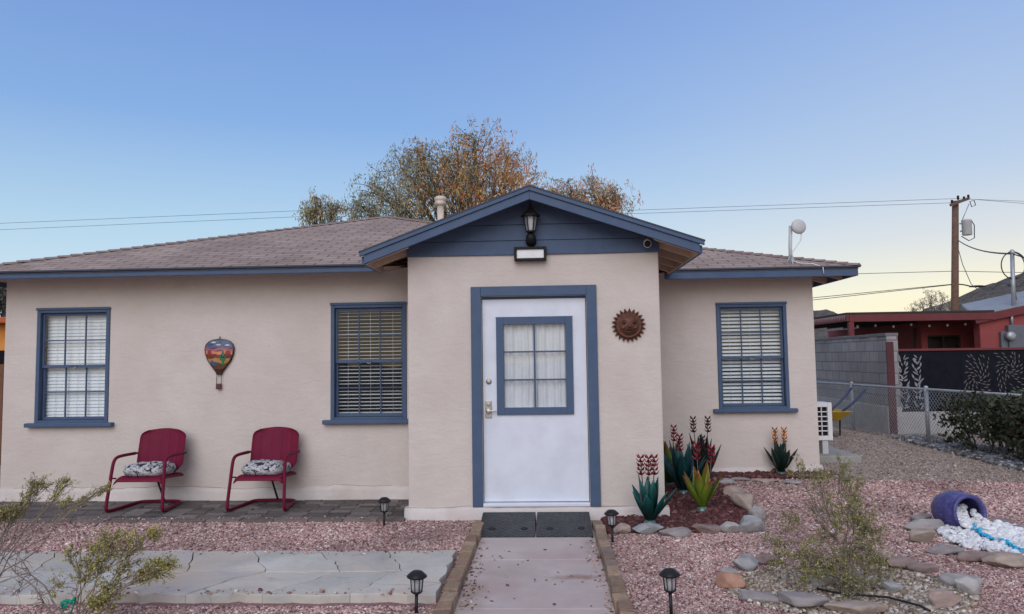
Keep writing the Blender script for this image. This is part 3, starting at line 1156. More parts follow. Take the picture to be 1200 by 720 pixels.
roof = b.build('roof', 'roof', H, fix=False)
# shingle edge lip (dark) under the first course
b = MB()
b.box(xl-0.012, -1.72, 7.835, 7.90, EZ-0.020, EZ-0.003)
b.box(xl-0.015, xl+0.04, 7.90, yb, EZ-0.020, EZ-0.003)
b.build('drip_edge', 'darkedge', H)
b = MB()
b.box(1.50, wxr+0.012, wy0-0.015, wy0+0.05, EZ-0.020, EZ-0.003)
b.box(wxr-0.04, wxr+0.015, wy0+0.05, wy1, EZ-0.020, EZ-0.003)
b.build('drip_edge', 'darkedge', H)
# hip and ridge caps: overlapping short shingles
def caps(b, p, q, nrm=(0, 0, 1), w=0.13):
    p, q = Vector(p), Vector(q)
    ln = (q-p).length
    d = (q-p).normalized()
    n = int(ln/0.14)
    s = d.cross(Vector(nrm)).normalized()
    u = s.cross(d)
    for i in range(n):
        a = p+d*(ln*i/n)
        jit = random.uniform(-0.006, 0.006)
        o0 = 0.013+random.uniform(0, 0.003)
        o1 = 0.028+random.uniform(0, 0.003)
        e = p+d*(ln*(i+1.25)/n)
        A = [a-s*(w/2+jit)-u*(0.03-o1), a+u*o1, a+s*(w/2-jit)-u*(0.03-o1)]
        B = [e-s*w/2-u*(0.03-o0), e+u*o0, e+s*w/2-u*(0.03-o0)]
        VA = [b.v(x) for x in A]
        VB = [b.v(x) for x in B]
        b.f([VA[0], VA[1], VB[1], VB[0]])
        b.f([VA[1], VA[2], VB[2], VB[1]])
        b.f([VA[0], VA[2], VA[1]])
b = MB()
b.bm.free()
for p_, q_ in (((xl, 7.85, EZ), (ax, ay, az)), ((1.1, 8.27, zc), (ax, ay, az)), ((ax, ay, az), (ax, rb, az)), ((wxr, wy0, EZ), (wrx, wy0+wd, wz)), ((wxr, wy1, EZ), (wrx, wy0+wd, wz))):
    b = MB()
    caps(b, p_, q_)
    b.build('ridge_cap', 'ridge', roof)
# fascia
b = MB()
b.box(xl, -1.74, 7.862, 7.892, 2.53, EZ-0.0205)
b.box(xl+0.002, xl+0.032, 7.893, yb, 2.53, EZ-0.0205)
b.build('fascia', 'blue', H, bevel=0.003)
b = MB()
b.box(1.44, wxr-0.012, wy0+0.012, wy0+0.042, 2.495, EZ-0.0205)
b.box(wxr-0.044, wxr-0.012, wy0+0.0425, wy1, 2.495, EZ-0.0205)
b.build('fascia', 'blue', H, bevel=0.003)
# boarded underside of the eaves
b = MB()
dz = Vector((0, 0, -0.035))
for pts, u, v in roof_top+wing_top:
    b.poly([Vector(p)+dz for p in pts])
b.build('soffit', 'soffit', H, fix=False)
for i in range(12):
    y = 9.3+0.5*i
    b = MB()
    b.beam((wxr-0.05, y, EZ-0.09), (wxr-0.62, y, EZ-0.09+0.57*S2), 0.04, 0.09)
    b.build('rafter_tail', 'soffit', H)
for i in range(6):
    x = 1.75+0.4*i
    if x < 3.6:
        b = MB()
        b.beam((x, wy0+0.045, EZ-0.085), (x, wy0+0.60, EZ-0.085+0.555*S2), 0.04, 0.08)
        b.build('rafter_tail', 'soffit', H)
for i in range(12):
    x = -6.4+0.4*i
    b = MB()
    b.beam((x, 7.90, EZ-0.06), (x, 8.42, EZ-0.06+0.52*S1), 0.04, 0.045)
    b.build('rafter_tail', 'soffit', H)
# hip rafter
b = MB()
b.beam((wxr-0.06, wy0+0.06, EZ-0.08), (wxr-0.8, wy0+0.8, EZ-0.08+0.74*S2), 0.045, 0.09)
b.build('rafter_tail', 'soffit', H)

# ---- porch gable
GX, GZ = -0.135, 3.225
HW = 1.64
GS = 0.357
GSS = {-1: 0.370, 1: 0.344}
GY0, GY1 = 7.04, 10.2
TIPZ = {s: GZ-GSS[s]*HW for s in (-1, 1)}
b = MB()
slope_face(b, [(GX-HW, GY0, TIPZ[-1]), (GX, GY0, GZ), (GX, GY1, GZ), (GX-HW, GY1, TIPZ[-1])], (0, 1, 0), (1, 0, GS))
slope_face(b, [(GX, GY0, GZ), (GX+HW, GY0, TIPZ[1]), (GX+HW, GY1, TIPZ[1]), (GX, GY1, GZ)], (0, 1, 0), (-1, 0, GS))
pr = b.build('porch_roof', 'roof', H, fix=False)
b = MB()
caps(b, (GX, GY0, GZ), (GX, GY1, GZ))
b.build('ridge_cap', 'ridge', pr)
def rake(b, sgn, y0, y1, top, bot, x_in, x_out):
    # sloping band between offsets top/bot below the roof surface
    P = []
    for x in (x_in, x_out):
        z = GZ-GSS[sgn]*abs(x)
        P.append((GX+sgn*abs(x), z))
    (xa, za), (xb, zb) = P
    poly = [(xa, za+top), (xb, zb+top), (xb, zb+bot), (xa, za+bot)]
    if sgn < 0:
        poly = poly[::-1]
    b.prism(poly, y0, y1)
b = MB()
for s in (-1, 1):
    rake(b, s, GY0-0.028, GY0+0.04, -0.002, 0.012, 0, HW+0.018)
b.build('shingle_edge', 'darkedge', pr)
b = MB()
for s in (-1, 1):
    rake(b, s, GY0-0.024, GY0+0.008, -0.040, -0.0025, 0, HW+0.012)
b.build('rake_trim', 'blue', pr, bevel=0.003)
b = MB()
for s in (-1, 1):
    rake(b, s, GY0-0.006, GY0+0.03, -0.124, -0.041, 0.0008, HW-0.03)
b.build('rake_board', 'blue', pr, bevel=0.002)
for s in (-1, 1):
    x0, x1 = sorted((GX+s*(HW-0.03), GX+s*HW))
    b = MB()
    b.box(x0, x1, GY0+0.031, 9.0 if s > 0 else 7.84, TIPZ[s]-0.115, TIPZ[s]-0.042)
    b.build('fascia', 'blue', pr)
b = MB()
for s in (-1, 1):
    z0 = -0.040
    P = [(GX, GY0+0.04, GZ+z0), (GX+s*HW, GY0+0.04, TIPZ[s]+z0), (GX+s*HW, 9.6, TIPZ[s]+z0), (GX, 9.6, GZ+z0)]
    b.poly(P)
b.build('porch_soffit', 'soffit', pr, fix=False)
for s in (-1, 1):
    for y in (7.10, 7.42, 7.85, 8.28, 8.70):
        if s < 0 and y > 7.8:
            continue
        xa, xb = GX+s*(HW-0.032), GX+s*1.20
        za, zb = GZ-GSS[s]*(HW-0.032)-0.085, GZ-GSS[s]*1.20-0.085
        b = MB()
        b.beam((xa, y, za), (xb, y, zb), 0.04, 0.075)
        b.build('rafter_tail', 'soffit', pr)
    # inner lining of the eave board, unpainted
    x0, x1 = sorted((GX+s*(HW-0.0305), GX+s*(HW-0.045)))
    b = MB()
    b.box(x0, x1, GY0+0.04, 8.88 if s > 0 else 7.84, TIPZ[s]-0.115, TIPZ[s]-0.042)
    b.build('eave_lining', 'soffit', pr)
# gable siding boards
b = MB()
zs = [2.60, 2.745, 2.905, 3.20]
for k in range(3):
    za, zb = zs[k]+0.004, zs[k+1]
    def hw(z):
        return (GZ-0.047-z)/0.371
    x_l0, x_r0 = max(-1.385, GX-hw(za)), min(1.135, GX+hw(za))
    x_l1, x_r1 = max(-1.385, GX-hw(zb)), min(1.135, GX+hw(zb))
    zk = GZ-0.047-0.371*1.27
    poly = [(x_l0, za), (x_r0, za)]
    if x_r0 > 1.1 and x_r1 < 1.1:
        poly.append((1.135, zk))
    poly += [(x_r1, zb), (x_l1, zb)]
    if x_l0 < -1.35 and x_l1 > -1.35:
        poly.append((-1.385, GZ-0.047-0.371*1.25))
    b.prism(poly, YP-0.022+0.0*k, YP-0.002)
    if k:
        b.prism([(x_l0+0.02, za-0.014), (x_r0-0.02, za-0.014), (x_r0-0.04, za+0.0), (x_l0+0.04, za+0.0)], YP-0.012, YP-0.0025)
b.build('gable_siding', 'blue', H, bevel=0.004)
b = MB()
b.prism([(-1.33, 2.635), (1.10, 2.635), (GX, GZ-0.08)], YP+0.01, YP+0.1)
b.build('gable_backing', 'blue', H)

# vent pipe on the roof
vp = Vector((-1.72, 12.15, 0))
b = MB()
b.lathe([(0.055, 3.4), (0.055, 4.16)], 18, Matrix.Translation(vp))
b.lathe([(0.060, 4.13), (0.098, 4.15), (0.102, 4.18), (0.090, 4.20), (0.090, 4.215), (0.103, 4.225), (0.103, 4.265), (0.078, 4.29), (0.02, 4.30)], 22, Matrix.Translation(vp))
b.lathe([(0.12, 3.63), (0.06, 3.72)], 16, Matrix.Translation(vp))
b.build('vent_pipe', 'vent', roof)

# ------------------------------------------------------------------ things fixed to the house
# wall lantern over the door
T = thing('wall_lantern', 'black glazed coach lantern on the blue gable boards above the door', 'lantern', (-0.13, YP-0.03, 2.72))
LX, LY, LZ = -0.13, YP-0.13, -0.055
b = MB()
b.lathe([(0.0, 2.755), (0.034, 2.76), (0.048, 2.79), (0.05, 2.82), (0.034, 2.85), (0.02, 2.862)], 14, Matrix.Translation((LX, LY+0.02, LZ)), capb=False)
b.lathe([(0.055, 0), (0.055, 0.012), (0.03, 0.022)], 18, Matrix.Translation((LX, YP-0.023, 2.79+LZ)) @ RX)
b.tube([(LX, YP-0.03, 2.79+LZ), (LX, LY+0.02, 2.79+LZ)], 0.016, 8)
b.build('bracket', 'black', T)
b = MB()
b.lathe([(0.042, 2.862), (0.046, 2.872), (0.046, 2.878)], 6, Matrix.Translation((LX, LY, LZ)), smooth=False)
for k in range(6):
    a = 2*PI*k/6
    b.tube([(LX+0.044*math.cos(a), LY+0.044*math.sin(a), 2.875+LZ), (LX+0.068*math.cos(a), LY+0.068*math.sin(a), 3.022+LZ)], 0.0055, 5)
b.lathe([(0.072, 3.018), (0.098, 3.022), (0.094, 3.034), (0.056, 3.066), (0.030, 3.088), (0.024, 3.098), (0.026, 3.106), (0.012, 3.116), (0.008, 3.150), (0.001, 3.172)], 12, Matrix.Translation((LX, LY, LZ)), smooth=False)
b.build('cage', 'black', T)
b = MB()
b.lathe([(0.040, 2.878), (0.063, 3.018)], 6, Matrix.Translation((LX, LY, LZ)), smooth=False, capb=False, capt=False)
b.build('glass', 'lampglass', T)
b = MB()
b.lathe([(0.018, 2.882), (0.022, 2.90), (0.030, 2.955), (0.034, 2.985), (0.014, 3.015)], 12, Matrix.Translation((LX, LY, LZ)))
b.build('bulb', 'bulb', T)

# flood light under the gable
T = thing('flood_light', 'flat black framed flood light with white lens under the gable boards', 'light', (-0.14, YP-0.03, 2.54))
b = MB()
frame_rect(b, -0.30, 0.02, 2.535, 2.675, YP-0.085, YP-0.022, 0.026)
b.box(-0.275, -0.005, YP-0.05, YP-0.024, 2.56, 2.65)
b.build('frame', 'black', T, bevel=0.004)
b = MB()
b.box(-0.2735, -0.0065, YP-0.066, YP-0.051, 2.5615, 2.6485)
b.build('diffuser', 'panelwhite', T)
b = MB()
b.box(-0.16, -0.12, YP-0.022, YP+0.005, 2.58, 2.63)
b.build('mount', 'black', T)

# camera at the right end of the gable
T = thing('security_camera', 'small white bullet camera with black face under the right rake', 'camera', (1.02, YP-0.03, 2.70))
rot = Matrix.Translation((1.02, YP-0.045, 2.685)) @ Euler((math.radians(100), 0, math.radians(-8))).to_matrix().to_4x4()
b = MB()
b.lathe([(0.034, -0.02), (0.038, 0.0), (0.038, 0.09), (0.034, 0.098)], 20, rot)
b.build('body', 'white', T)
b = MB()
b.lathe([(0.033, 0.0985), (0.030, 0.104), (0.014, 0.106)], 20, rot)
b.build('lens', 'black', T)
b = MB()
b.lathe([(0.035, 0), (0.035, 0.012), (0.02, 0.02)], 16, Matrix.Translation((1.02, YP-0.0225, 2.70)) @ RX)
b.build('mount', 'white', T)

# sun face plaque
T = thing('sun_plaque', 'rusty metal sun face with pointed rays on the porch wall', 'wall ornament', (0.82, YP-0.02, 1.71))
SX, SZ = 0.818, 1.882
b = MB()
n = 22
pts = []
for k in range(n*2):
    a = 2*PI*(k+0.5)/(n*2)
    r = 0.172 if k % 2 == 0 else 0.132
    pts.append((SX+r*math.sin(a), SZ+r*math.cos(a)))
b.prism(pts, YP-0.022, YP-0.012)
b.build('rays', 'rust', T, bevel=0.003)
b = MB()
for k in range(n):
    a = 2*PI*(2*k+0.5)/(n*2)
    c, s = math.cos(a), math.sin(a)
    def P(r, t, y):
        return (SX+r*s+t*c, y, SZ+r*c-t*s)
    q = [b.v(P(0.125, -0.013, YP-0.023)), b.v(P(0.168, 0, YP-0.024)), b.v(P(0.125, 0.013, YP-0.023)), b.v(P(0.13, 0, YP-0.038))]
    b.f([q[0], q[3], q[1]])
    b.f([q[2], q[1], q[3]])
    b.f([q[0], q[2], q[3]])
o = b.build('ray_ridges', 'rust', T)
b = MB()
prof = [(0.128, 0.012), (0.126, 0.03), (0.118, 0.036), (0.108, 0.028), (0.10, 0.030), (0.085, 0.048), (0.055, 0.064), (0.02, 0.071), (0.001, 0.072)]
b.lathe(prof, 40, Matrix.Translation((SX, YP-0.010, SZ)) @ RX, capb=True, capt=False)
b.build('face', 'rust', T)
b = MB()
b.ball((SX+0.002, YP-0.085, SZ-0.004), (0.018, 0.02, 0.028))
b.ball((SX-0.012, YP-0.08, SZ-0.022), (0.012, 0.012, 0.01))
b.ball((SX+0.016, YP-0.08, SZ-0.022), (0.012, 0.012, 0.01))
b.build('nose', 'rust', T)
for s in (-1, 1):
    b = MB()
    b.tube([(SX+s*0.018, YP-0.076, SZ+0.030), (SX+s*0.04, YP-0.075, SZ+0.046), (SX+s*0.066, YP-0.062, SZ+0.040), (SX+s*0.082, YP-0.05, SZ+0.018)], [0.004, 0.007, 0.007, 0.003], 6)
    b.build('eyebrow', 'rust', T)
    b = MB()
    b.ball((SX+s*0.045, YP-0.068, SZ+0.018), (0.025, 0.014, 0.012))
    b.build('eye', 'black', T)
    b = MB()
    b.ball((SX+s*0.056, YP-0.060, SZ-0.024), (0.026, 0.018, 0.022))
    b.build('cheek', 'rust', T)
b = MB()
b.tube([(SX-0.046, YP-0.062, SZ-0.034), (SX-0.025, YP-0.072, SZ-0.046), (SX, YP-0.074, SZ-0.050), (SX+0.025, YP-0.072, SZ-0.046), (SX+0.046, YP-0.062, SZ-0.034)], [0.003, 0.008, 0.010, 0.008, 0.003], 8)
b.build('mouth', 'black', T)
b = MB()
b.tube([(SX-0.03, YP-0.066, SZ-0.060), (SX, YP-0.070, SZ-0.068), (SX+0.03, YP-0.066, SZ-0.060)], [0.004, 0.008, 0.004], 8)
b.build('lip', 'rust', T)

# hot air balloon plaque on the front wall
T = thing('balloon_plaque', 'painted metal hot air balloon ornament on the wall between the left windows', 'wall ornament', (-3.72, YL-0.02, 1.27))
BX = -3.715
def balloon_w(z):                    # half width of the envelope at height z
    t = (z-1.435)/(1.845-1.435)
    pts = [(0, 0.026), (0.08, 0.04), (0.22, 0.085), (0.40, 0.137), (0.58, 0.165), (0.72, 0.172), (0.84, 0.158), (0.93, 0.122), (0.98, 0.07), (1.0, 0.0)]
    for (a, wa), (c, wc) in zip(pts, pts[1:]):
        if t <= c:
            return wa+(wc-wa)*(t-a)/(c-a)
    return 0
zs_ = [1.435+0.41*i/40 for i in range(41)]
def balloon_poly(inset=0, z0=None, z1=None):
    zz = [z for z in zs_ if (z0 is None or z >= z0-1e-6) and (z1 is None or z <= z1+1e-6)]
    Lp = [(BX-max(0, balloon_w(z)-inset), z) for z in zz]
    Rp = [(BX+max(0, balloon_w(z)-inset), z) for z in zz]
    return Lp + Rp[::-1]
def simple(name, c, rough=0.45):
    return mat(name, c, [min(1, v*1.35+0.01) for v in c], 25, rough, 0.15, 60)
mdk = simple('plaque_dark_rim', (0.035, 0.010, 0.008))
b = MB()
def dome(b, poly_rows, y_edge, bulge):
    """rows of (z, halfwidth): a shallow pillow"""
    rows = []
    for z, hw_ in poly_rows:
        row = []
        for i in range(13):
            t = -1+2*i/12
            tz = (z-1.64)/0.21
            d = max(0, 1-t*t)*max(0, 1-tz*tz)
            row.append(b.v((BX+hw_*t, y_edge-bulge*d, z)))
        rows.append(row)
    for A, B in zip(rows, rows[1:]):
        for i in range(12):
            b.f([A[i], A[i+1], B[i+1], B[i]], True)
rows = [(z, balloon_w(z)+0.0005) for z in zs_]
dome(b, rows, YL-0.030, 0.030)
dome(b, rows, YL-0.012, 0.0)
b.build('rim', mdk, T, fix=False)
bands = [((1.50, 1.565), (0.10, 0.035, 0.012), 'sand'), ((1.565, 1.625), (0.34, 0.17, 0.045), 'gold'), ((1.625, 1.665), (0.13, 0.022, 0.012), 'mesa'),
         ((1.665, 1.705), (0.50, 0.16, 0.08), 'peach'), ((1.705, 1.735), (0.27, 0.075, 0.10), 'rose'), ((1.735, 1.775), (0.06, 0.065, 0.15), 'indigo'), ((1.775, 1.825), (0.03, 0.075, 0.14), 'teal_sky')]
def on_dome(x, z, off):
    hw_ = balloon_w(z)+1e-4
    t = (x-BX)/hw_
    tz = (z-1.64)/0.21
    return YL-0.030-0.030*max(0, 1-t*t)*max(0, 1-tz*tz)-off
def patch(b, pts, off):
    """small painted shape hugging the dome"""
    c = Vector((sum(p[0] for p in pts)/len(pts), 0, sum(p[1] for p in pts)/len(pts)))
    ctr = b.v((c.x, on_dome(c.x, c.z, off), c.z))
    V = [b.v((x, on_dome(x, z, off), z)) for x, z in pts]
    for i in range(len(V)):
        b.f([ctr, V[i], V[(i+1) % len(V)]], True)
b = MB()
bm_mats = []
for k, ((z0, z1), c, nm) in enumerate(bands):
    bm_mats.append(simple('plaque_'+nm, c))
    b.mi = k
    rr = []
    n = 5
    for i in range(n+1):
        z = z0+(z1-z0)*i/n
        row = []
        for j in range(19):
            t = -1+2*j/18
            hw_ = max(0.002, balloon_w(z)-0.012)
            zz = z+0.008*math.sin(t*5+k*1.7)*(0 if (k == 0 and i == 0) or (k == 6 and i == n) else 1)
            x = BX+hw_*t
            row.append(b.v((x, on_dome(x, z, 0.0016), zz)))
        rr.append(row)
    for A, B in zip(rr, rr[1:]):
        for j in range(18):
            b.f([A[j], A[j+1], B[j+1], B[j]], True)
b.build('painted_scene', bm_mats, T, fix=False)
b = MB()
patch(b, [(BX-0.13, 1.655), (BX-0.075, 1.655), (BX-0.08, 1.71), (BX-0.10, 1.725), (BX-0.125, 1.705)], 0.004)
patch(b, [(BX+0.075, 1.66), (BX+0.14, 1.66), (BX+0.135, 1.70), (BX+0.11, 1.712), (BX+0.085, 1.70)], 0.004)
b.build('red_mesa', simple('plaque_red', (0.22, 0.025, 0.016)), T, fix=False)
b = MB()
cac = [(0.045, 1.54), (0.065, 1.54), (0.068, 1.59), (0.085, 1.60), (0.088, 1.65), (0.076, 1.65), (0.07, 1.62), (0.066, 1.70), (0.054, 1.715), (0.043, 1.70), (0.04, 1.62), (0.034, 1.66), (0.022, 1.655), (0.026, 1.60), (0.042, 1.59)]
patch(b, [(BX+x, z) for x, z in cac], 0.005)
b.build('cactus', simple('plaque_green', (0.015, 0.11, 0.035)), T, fix=False)
b = MB()
for (x, z, w_) in ((-0.06, 1.80, 0.035), (0.0, 1.772, 0.034), (0.10, 1.768, 0.034)):
    patch(b, [(BX+x-w_, z), (BX+x-w_*0.4, z+0.011), (BX+x+w_*0.3, z+0.012), (BX+x+w_, z), (BX+x, z-0.006)], 0.004)
b.build('cloud', simple('plaque_cloud', (0.42, 0.43, 0.47)), T, fix=False)
b = MB()
patch(b, [(BX-0.10, 1.575), (BX-0.07, 1.60), (BX-0.045, 1.575), (BX-0.02, 1.585), (BX-0.0, 1.555), (BX-0.04, 1.535), (BX-0.075, 1.545)], 0.004)
b.build('blue_hill', simple('plaque_blue', (0.035, 0.07, 0.14)), T, fix=False)
b = MB()
b.box(BX-0.028, BX+0.028, YL-0.045, YL-0.012, 1.272, 1.335)
b.build('basket', simple('plaque_basket', (0.075, 0.018, 0.014)), T, bevel=0.004)
for s in (-1, 1):
    b = MB()
    b.tube([(BX+s*0.025, YL-0.028, 1.33), (BX+s*0.027, YL-0.028, 1.40), (BX+s*0.024, YL-0.026, 1.445)], 0.0035, 5)
    b.build('rope', mdk, T)
b = MB()
b.tube([(BX, YL-0.028, 1.84), (BX+0.004, YL-0.028, 1.855), (BX, YL-0.01, 1.868)], 0.005, 6)
b.build('hook', mdk, T)

# dish antenna on the right eave
T = thing('roof_antenna', 'small round pale dish antenna on a short mast at the right eave', 'antenna', (3.08, 9.2, 2.70))
my = 9.15
mz = EZ+S2*(my-wy0)
mx_ = 3.01
b = MB()
b.box(mx_-0.10, mx_+0.08, my-0.11, my+0.09, mz-0.05, mz-0.035, None)
b.tube([(mx_-0.06, my-0.02, mz-0.04), (mx_+0.005, my, mz+0.12)], 0.009, 6)
b.tube([(mx_+0.06, my-0.02, mz-0.04), (mx_+0.005, my, mz+0.12)], 0.009, 6)
b.tube([(mx_, my-0.09, mz-0.04), (mx_, my-0.01, mz+0.10)], 0.009, 6)
b.build('bracket', 'galv', T)
b = MB()
b.tube([(mx_, my, mz-0.03), (mx_+0.004, my, mz+0.2), (mx_+0.018, my, mz+0.46)], 0.022, 12)
b.build('mast', 'lightgrey', T)
dc = Vector((mx_+0.10, my-0.05, mz+0.44))
rot = Matrix.Translation(dc) @ Euler((math.radians(84), 0, math.radians(10))).to_matrix().to_4x4()
b = MB()
b.lathe([(0.03, -0.06), (0.075, -0.045), (0.092, -0.01), (0.092, 0.004), (0.085, 0.018), (0.05, 0.030), (0.001, 0.033)], 28, rot, capt=False)
b.build('dish', 'lightgrey', T)
b = MB()
b.tube([(mx_+0.005, my-0.005, mz+0.44), (mx_+0.06, my-0.01, mz+0.445), (dc.x, dc.y+0.03, dc.z)], 0.016, 8)
b.build('arm', 'galv', T)
b = MB()
b.tube([(dc.x+0.03, dc.y+0.01, dc.z-0.085), (dc.x+0.03, my-0.02, mz+0.28), (mx_+0.05, my-0.03, mz+0.17), (mx_+0.02, my-0.022, mz+0.13), (mx_+0.022, my-0.022, mz+0.02), (mx_+0.1, my-0.05, mz-0.01), (mx_+0.22, my-0.15, mz-0.035), (mx_+0.29, wy0-0.012, mz-0.09), (mx_+0.30, wy0+0.0, 2.52)], 0.006, 6)
b.build('cable', 'white', T)

# ------------------------------------------------------------------ metal lawn chairs
def make_chair():
    T = thing('lawn_chair', 'x', 'chair', (0, 0, 0), 'burgundy metal lawn chairs on the brick patio')
    W = 0.276                       # half width to the tube centre
    r = 0.0170
    def side(s):
        return [(s*W, 0.16, 0.555), (s*W, 0.02, 0.56), (s*W, -0.14, 0.562), (s*W, -0.205, 0.552), (s*W, -0.245, 0.52), (s*W*1.01, -0.262, 0.46), (s*W*1.03, -0.285, 0.33), (s*W*1.06, -0.315, 0.16), (s*W*1.08, -0.330, 0.06), (s*W*1.08, -0.318, 0.026), (s*W*1.07, -0.28, 0.016), (s*W*1.0, -0.14, 0.016), (s*W*0.93, 0.05, 0.017), (s*W*0.86, 0.16, 0.020), (s*W*0.78, 0.205, 0.022), (s*W*0.5, 0.225, 0.022)]
    a = side(-1)
    c = side(1)[::-1]
    def smooth_path(p, it=2):
        p = [Vector(q) for q in p]
        for _ in range(it):
            n = [p[0]]
            for i in range(len(p)-1):
                n.append(p[i]*0.75+p[i+1]*0.25)
                n.append(p[i]*0.25+p[i+1]*0.75)
            n.append(p[-1])
            p = n
        return p
    b = MB()
    b.tube(smooth_path(a+[(0, 0.23, 0.022)]+c), r, 10)
    b.build('tube_frame', 'chair', T, world=False)
    # seat pan
    def sheet(rows, th=0.006):
        b = MB()
        A = [[b.v(p) for p in r_] for r_ in rows]
        for i in range(len(A)-1):
            for j in range(len(A[0])-1):
                b.f([A[i][j], A[i][j+1], A[i+1][j+1], A[i+1][j]], True)
        return b
    rows = []
    for i in range(15):
        t = i/14
        y = -0.275+0.53*t
        hw_ = 0.268-0.035*t-0.008*(1-min(1, t/0.14))
        row = []
        for j in range(25):
            u = -1+2*j/24
            z = 0.372-0.045*t-0.018*(1-u*u)*math.sin(PI*min(1, t*1.05))
            if t < 0.2:
                z -= 0.060*(1-t/0.2)**2
            z -= 0.030*max(0, abs(u)-0.86)/0.14
            row.append((hw_*u, y, z))
        rows.append(row)
    sheet(rows).build('seat', 'chair', T, world=False, solid=0.006)
    # shell back with pressed vertical ribs
    rows = []
    NR = 24
    for i in range(NR+1):
        t = i/NR
        z = 0.33+0.485*t
        yb_ = 0.205+0.085*t+0.02*t*t
        if t < 0.25:
            hw_ = 0.18+0.08*ss(0, 0.25, t)
        else:
            hw_ = 0.26
        if t > 0.80:
            q = (t-0.80)/0.20
            hw_ *= math.sqrt(max(0.0, 1-(q*0.80)**3.0))
        row = []
        for j in range(49):
            u = -1+2*j/48
            x = hw_*u
            # crown of the top edge
            zz = z-(0.020*u*u*t*t)
            rib = 0.0042*(1 if abs((abs(u)*5.0) % 2-1) < 0.22 else 0)*ss(0.05, 0.2, t)*(1-ss(0.86, 0.95, t))
            curve = -0.045*(u*u)
            edge = -0.012*max(0, abs(u)-0.92)/0.08
            row.append((x, yb_+curve+rib+edge-0.01, zz))
        rows.append(row)
    sheet(rows).build('backrest', 'chair', T, world=False, solid=0.006)
    b = MB()
    b.tube([(-0.03, 0.14, 0.335), (0.0, 0.165, 0.2), (0.03, 0.226, 0.03)], 0.011, 8)
    b.build('brace', 'black', T, world=False)
    for s in (-1, 1):
        b = MB()
        b.tube([(s*W, 0.150, 0.555), (s*W*0.98, 0.21, 0.553), (s*0.243, 0.245, 0.545)], 0.012, 8)
        b.build('arm_bracket', 'chair', T, world=False)
        b = MB()
        b.tube([(s*W*1.03, -0.280, 0.352), (s*0.240, -0.25, 0.345)], 0.008, 8)
        b.build('seat_bolt', 'chair', T, world=False)
    return T

PZ = 0.032
def make_cushion(seed):
    b = MB()
    n, mm = 22, 18
    top, bot = [], []
    for i in range(n+1):
        u = -1+2*i/n
        rt_, rb_ = [], []
        for j in range(mm+1):
            v_ = -1+2*j/mm
            # rounded square outline
            k = (abs(u)**5+abs(v_)**5)**0.2 or 1e-6
            m_ = max(abs(u), abs(v_)) or 1e-6
            sx = u*m_/k if k > 0 else 0
            sy = v_*m_/k
            edge = max(0, 1-m_**4)
            puff = 0.085*edge**0.45
            wr = 0.026*mnoise.noise((u*2.2+seed, v_*2.2, seed))+0.018*mnoise.noise((u*5+seed, v_*5, 1))
            tuft = 0
            for (a, c) in ((-0.35, -0.3), (0.35, -0.3), (-0.35, 0.35), (0.35, 0.35)):
                tuft += 0.026*math.exp(-((u-a)**2+(v_-c)**2)/0.02)
            x, y = sx*0.225, sy*0.215
            rt_.append(b.v((x, y, 0.075+puff+wr*edge-tuft)))
            rb_.append(b.v((x, y, 0.075-0.065*edge**0.4)) if m_ < 0.999 else rt_[-1])
        top.append(rt_)
        bot.append(rb_)
    for i in range(n):
        for j in range(mm):
            b.f([top[i][j], top[i+1][j], top[i+1][j+1], top[i][j+1]], True)
            b.f([bot[i][j], bot[i][j+1], bot[i+1][j+1], bot[i+1][j]], True)
    return b
ch = make_chair()
chairs = [(ch, -4.275, 7.90, 'left burgundy metal lawn chair below the shut blinds window'), (copy_tree(ch), -3.01, 7.925, 'burgundy metal lawn chair nearer the porch, standing clear of any shrub')]
for k, (c, x, y, lab) in enumerate(chairs):
    c.location = (x, y, PZ)
    c['label'] = lab
    cb = make_cushion(3.1+k*5.7)
    cu = cb.build('seat_cushion', 'fabric')
    cu.location = (x, y-0.03, PZ+0.335)
    cu.rotation_euler = (math.radians(-4), 0, math.radians(2-5*k))
    tag(cu, ['crumpled grey and black patterned cushion on the left lawn chair', 'grey and black patterned cushion on the lawn chair nearer the porch'][k], 'cushion', 'cushions on the lawn chairs')

# ------------------------------------------------------------------ rubber door ramps
for k, (x0, x1, lab) in enumerate(((-0.635, -0.122, 'left half of the black rubber ramp at the door'), (-0.116, 0.388, 'right half of the black rubber ramp, with a pale scrap on it'))):
    T = thing('rubber_ramp', lab, 'ramp', ((x0+x1)/2, 6.9, 0.006), 'black rubber ramp halves at the front door')
    b = MB()
    y0, y1, zt = 6.60, 7.20, 0.105
    A = [(x0, y0, 0.006), (x1, y0, 0.006), (x1, y1, 0.006), (x0, y1, 0.006), (x0+0.004, y0, 0.018), (x1-0.004, y0, 0.018), (x1-0.004, y1, zt), (x0+0.004, y1, zt)]
    V = [b.v(p) for p in A]
    for q in ((0, 3, 2, 1), (4, 5, 6, 7), (0, 1, 5, 4), (1, 2, 6, 5), (2, 3, 7, 6), (3, 0, 4, 7)):
        b.f([V[i] for i in q])
    b.build('ramp_body', 'diamond', T, bevel=0.005)
    for fx in (0.24, 0.80):
        xx = x0+(x1-x0)*fx
        yy = 6.78
        zz = 0.018+(zt-0.018)*(yy-y0)/(y1-y0)
        b = MB()
        rotm = Matrix.Translation((xx, yy, zz+0.001)) @ Euler((math.atan((zt-0.018)/(y1-y0)), 0, 0)).to_matrix().to_4x4()
        b.lathe([(0.032, 0.0), (0.030, 0.003), (0.016, 0.0035), (0.014, 0.002)], 18, rotm)
        b.build('bolt_recess', 'black', T)

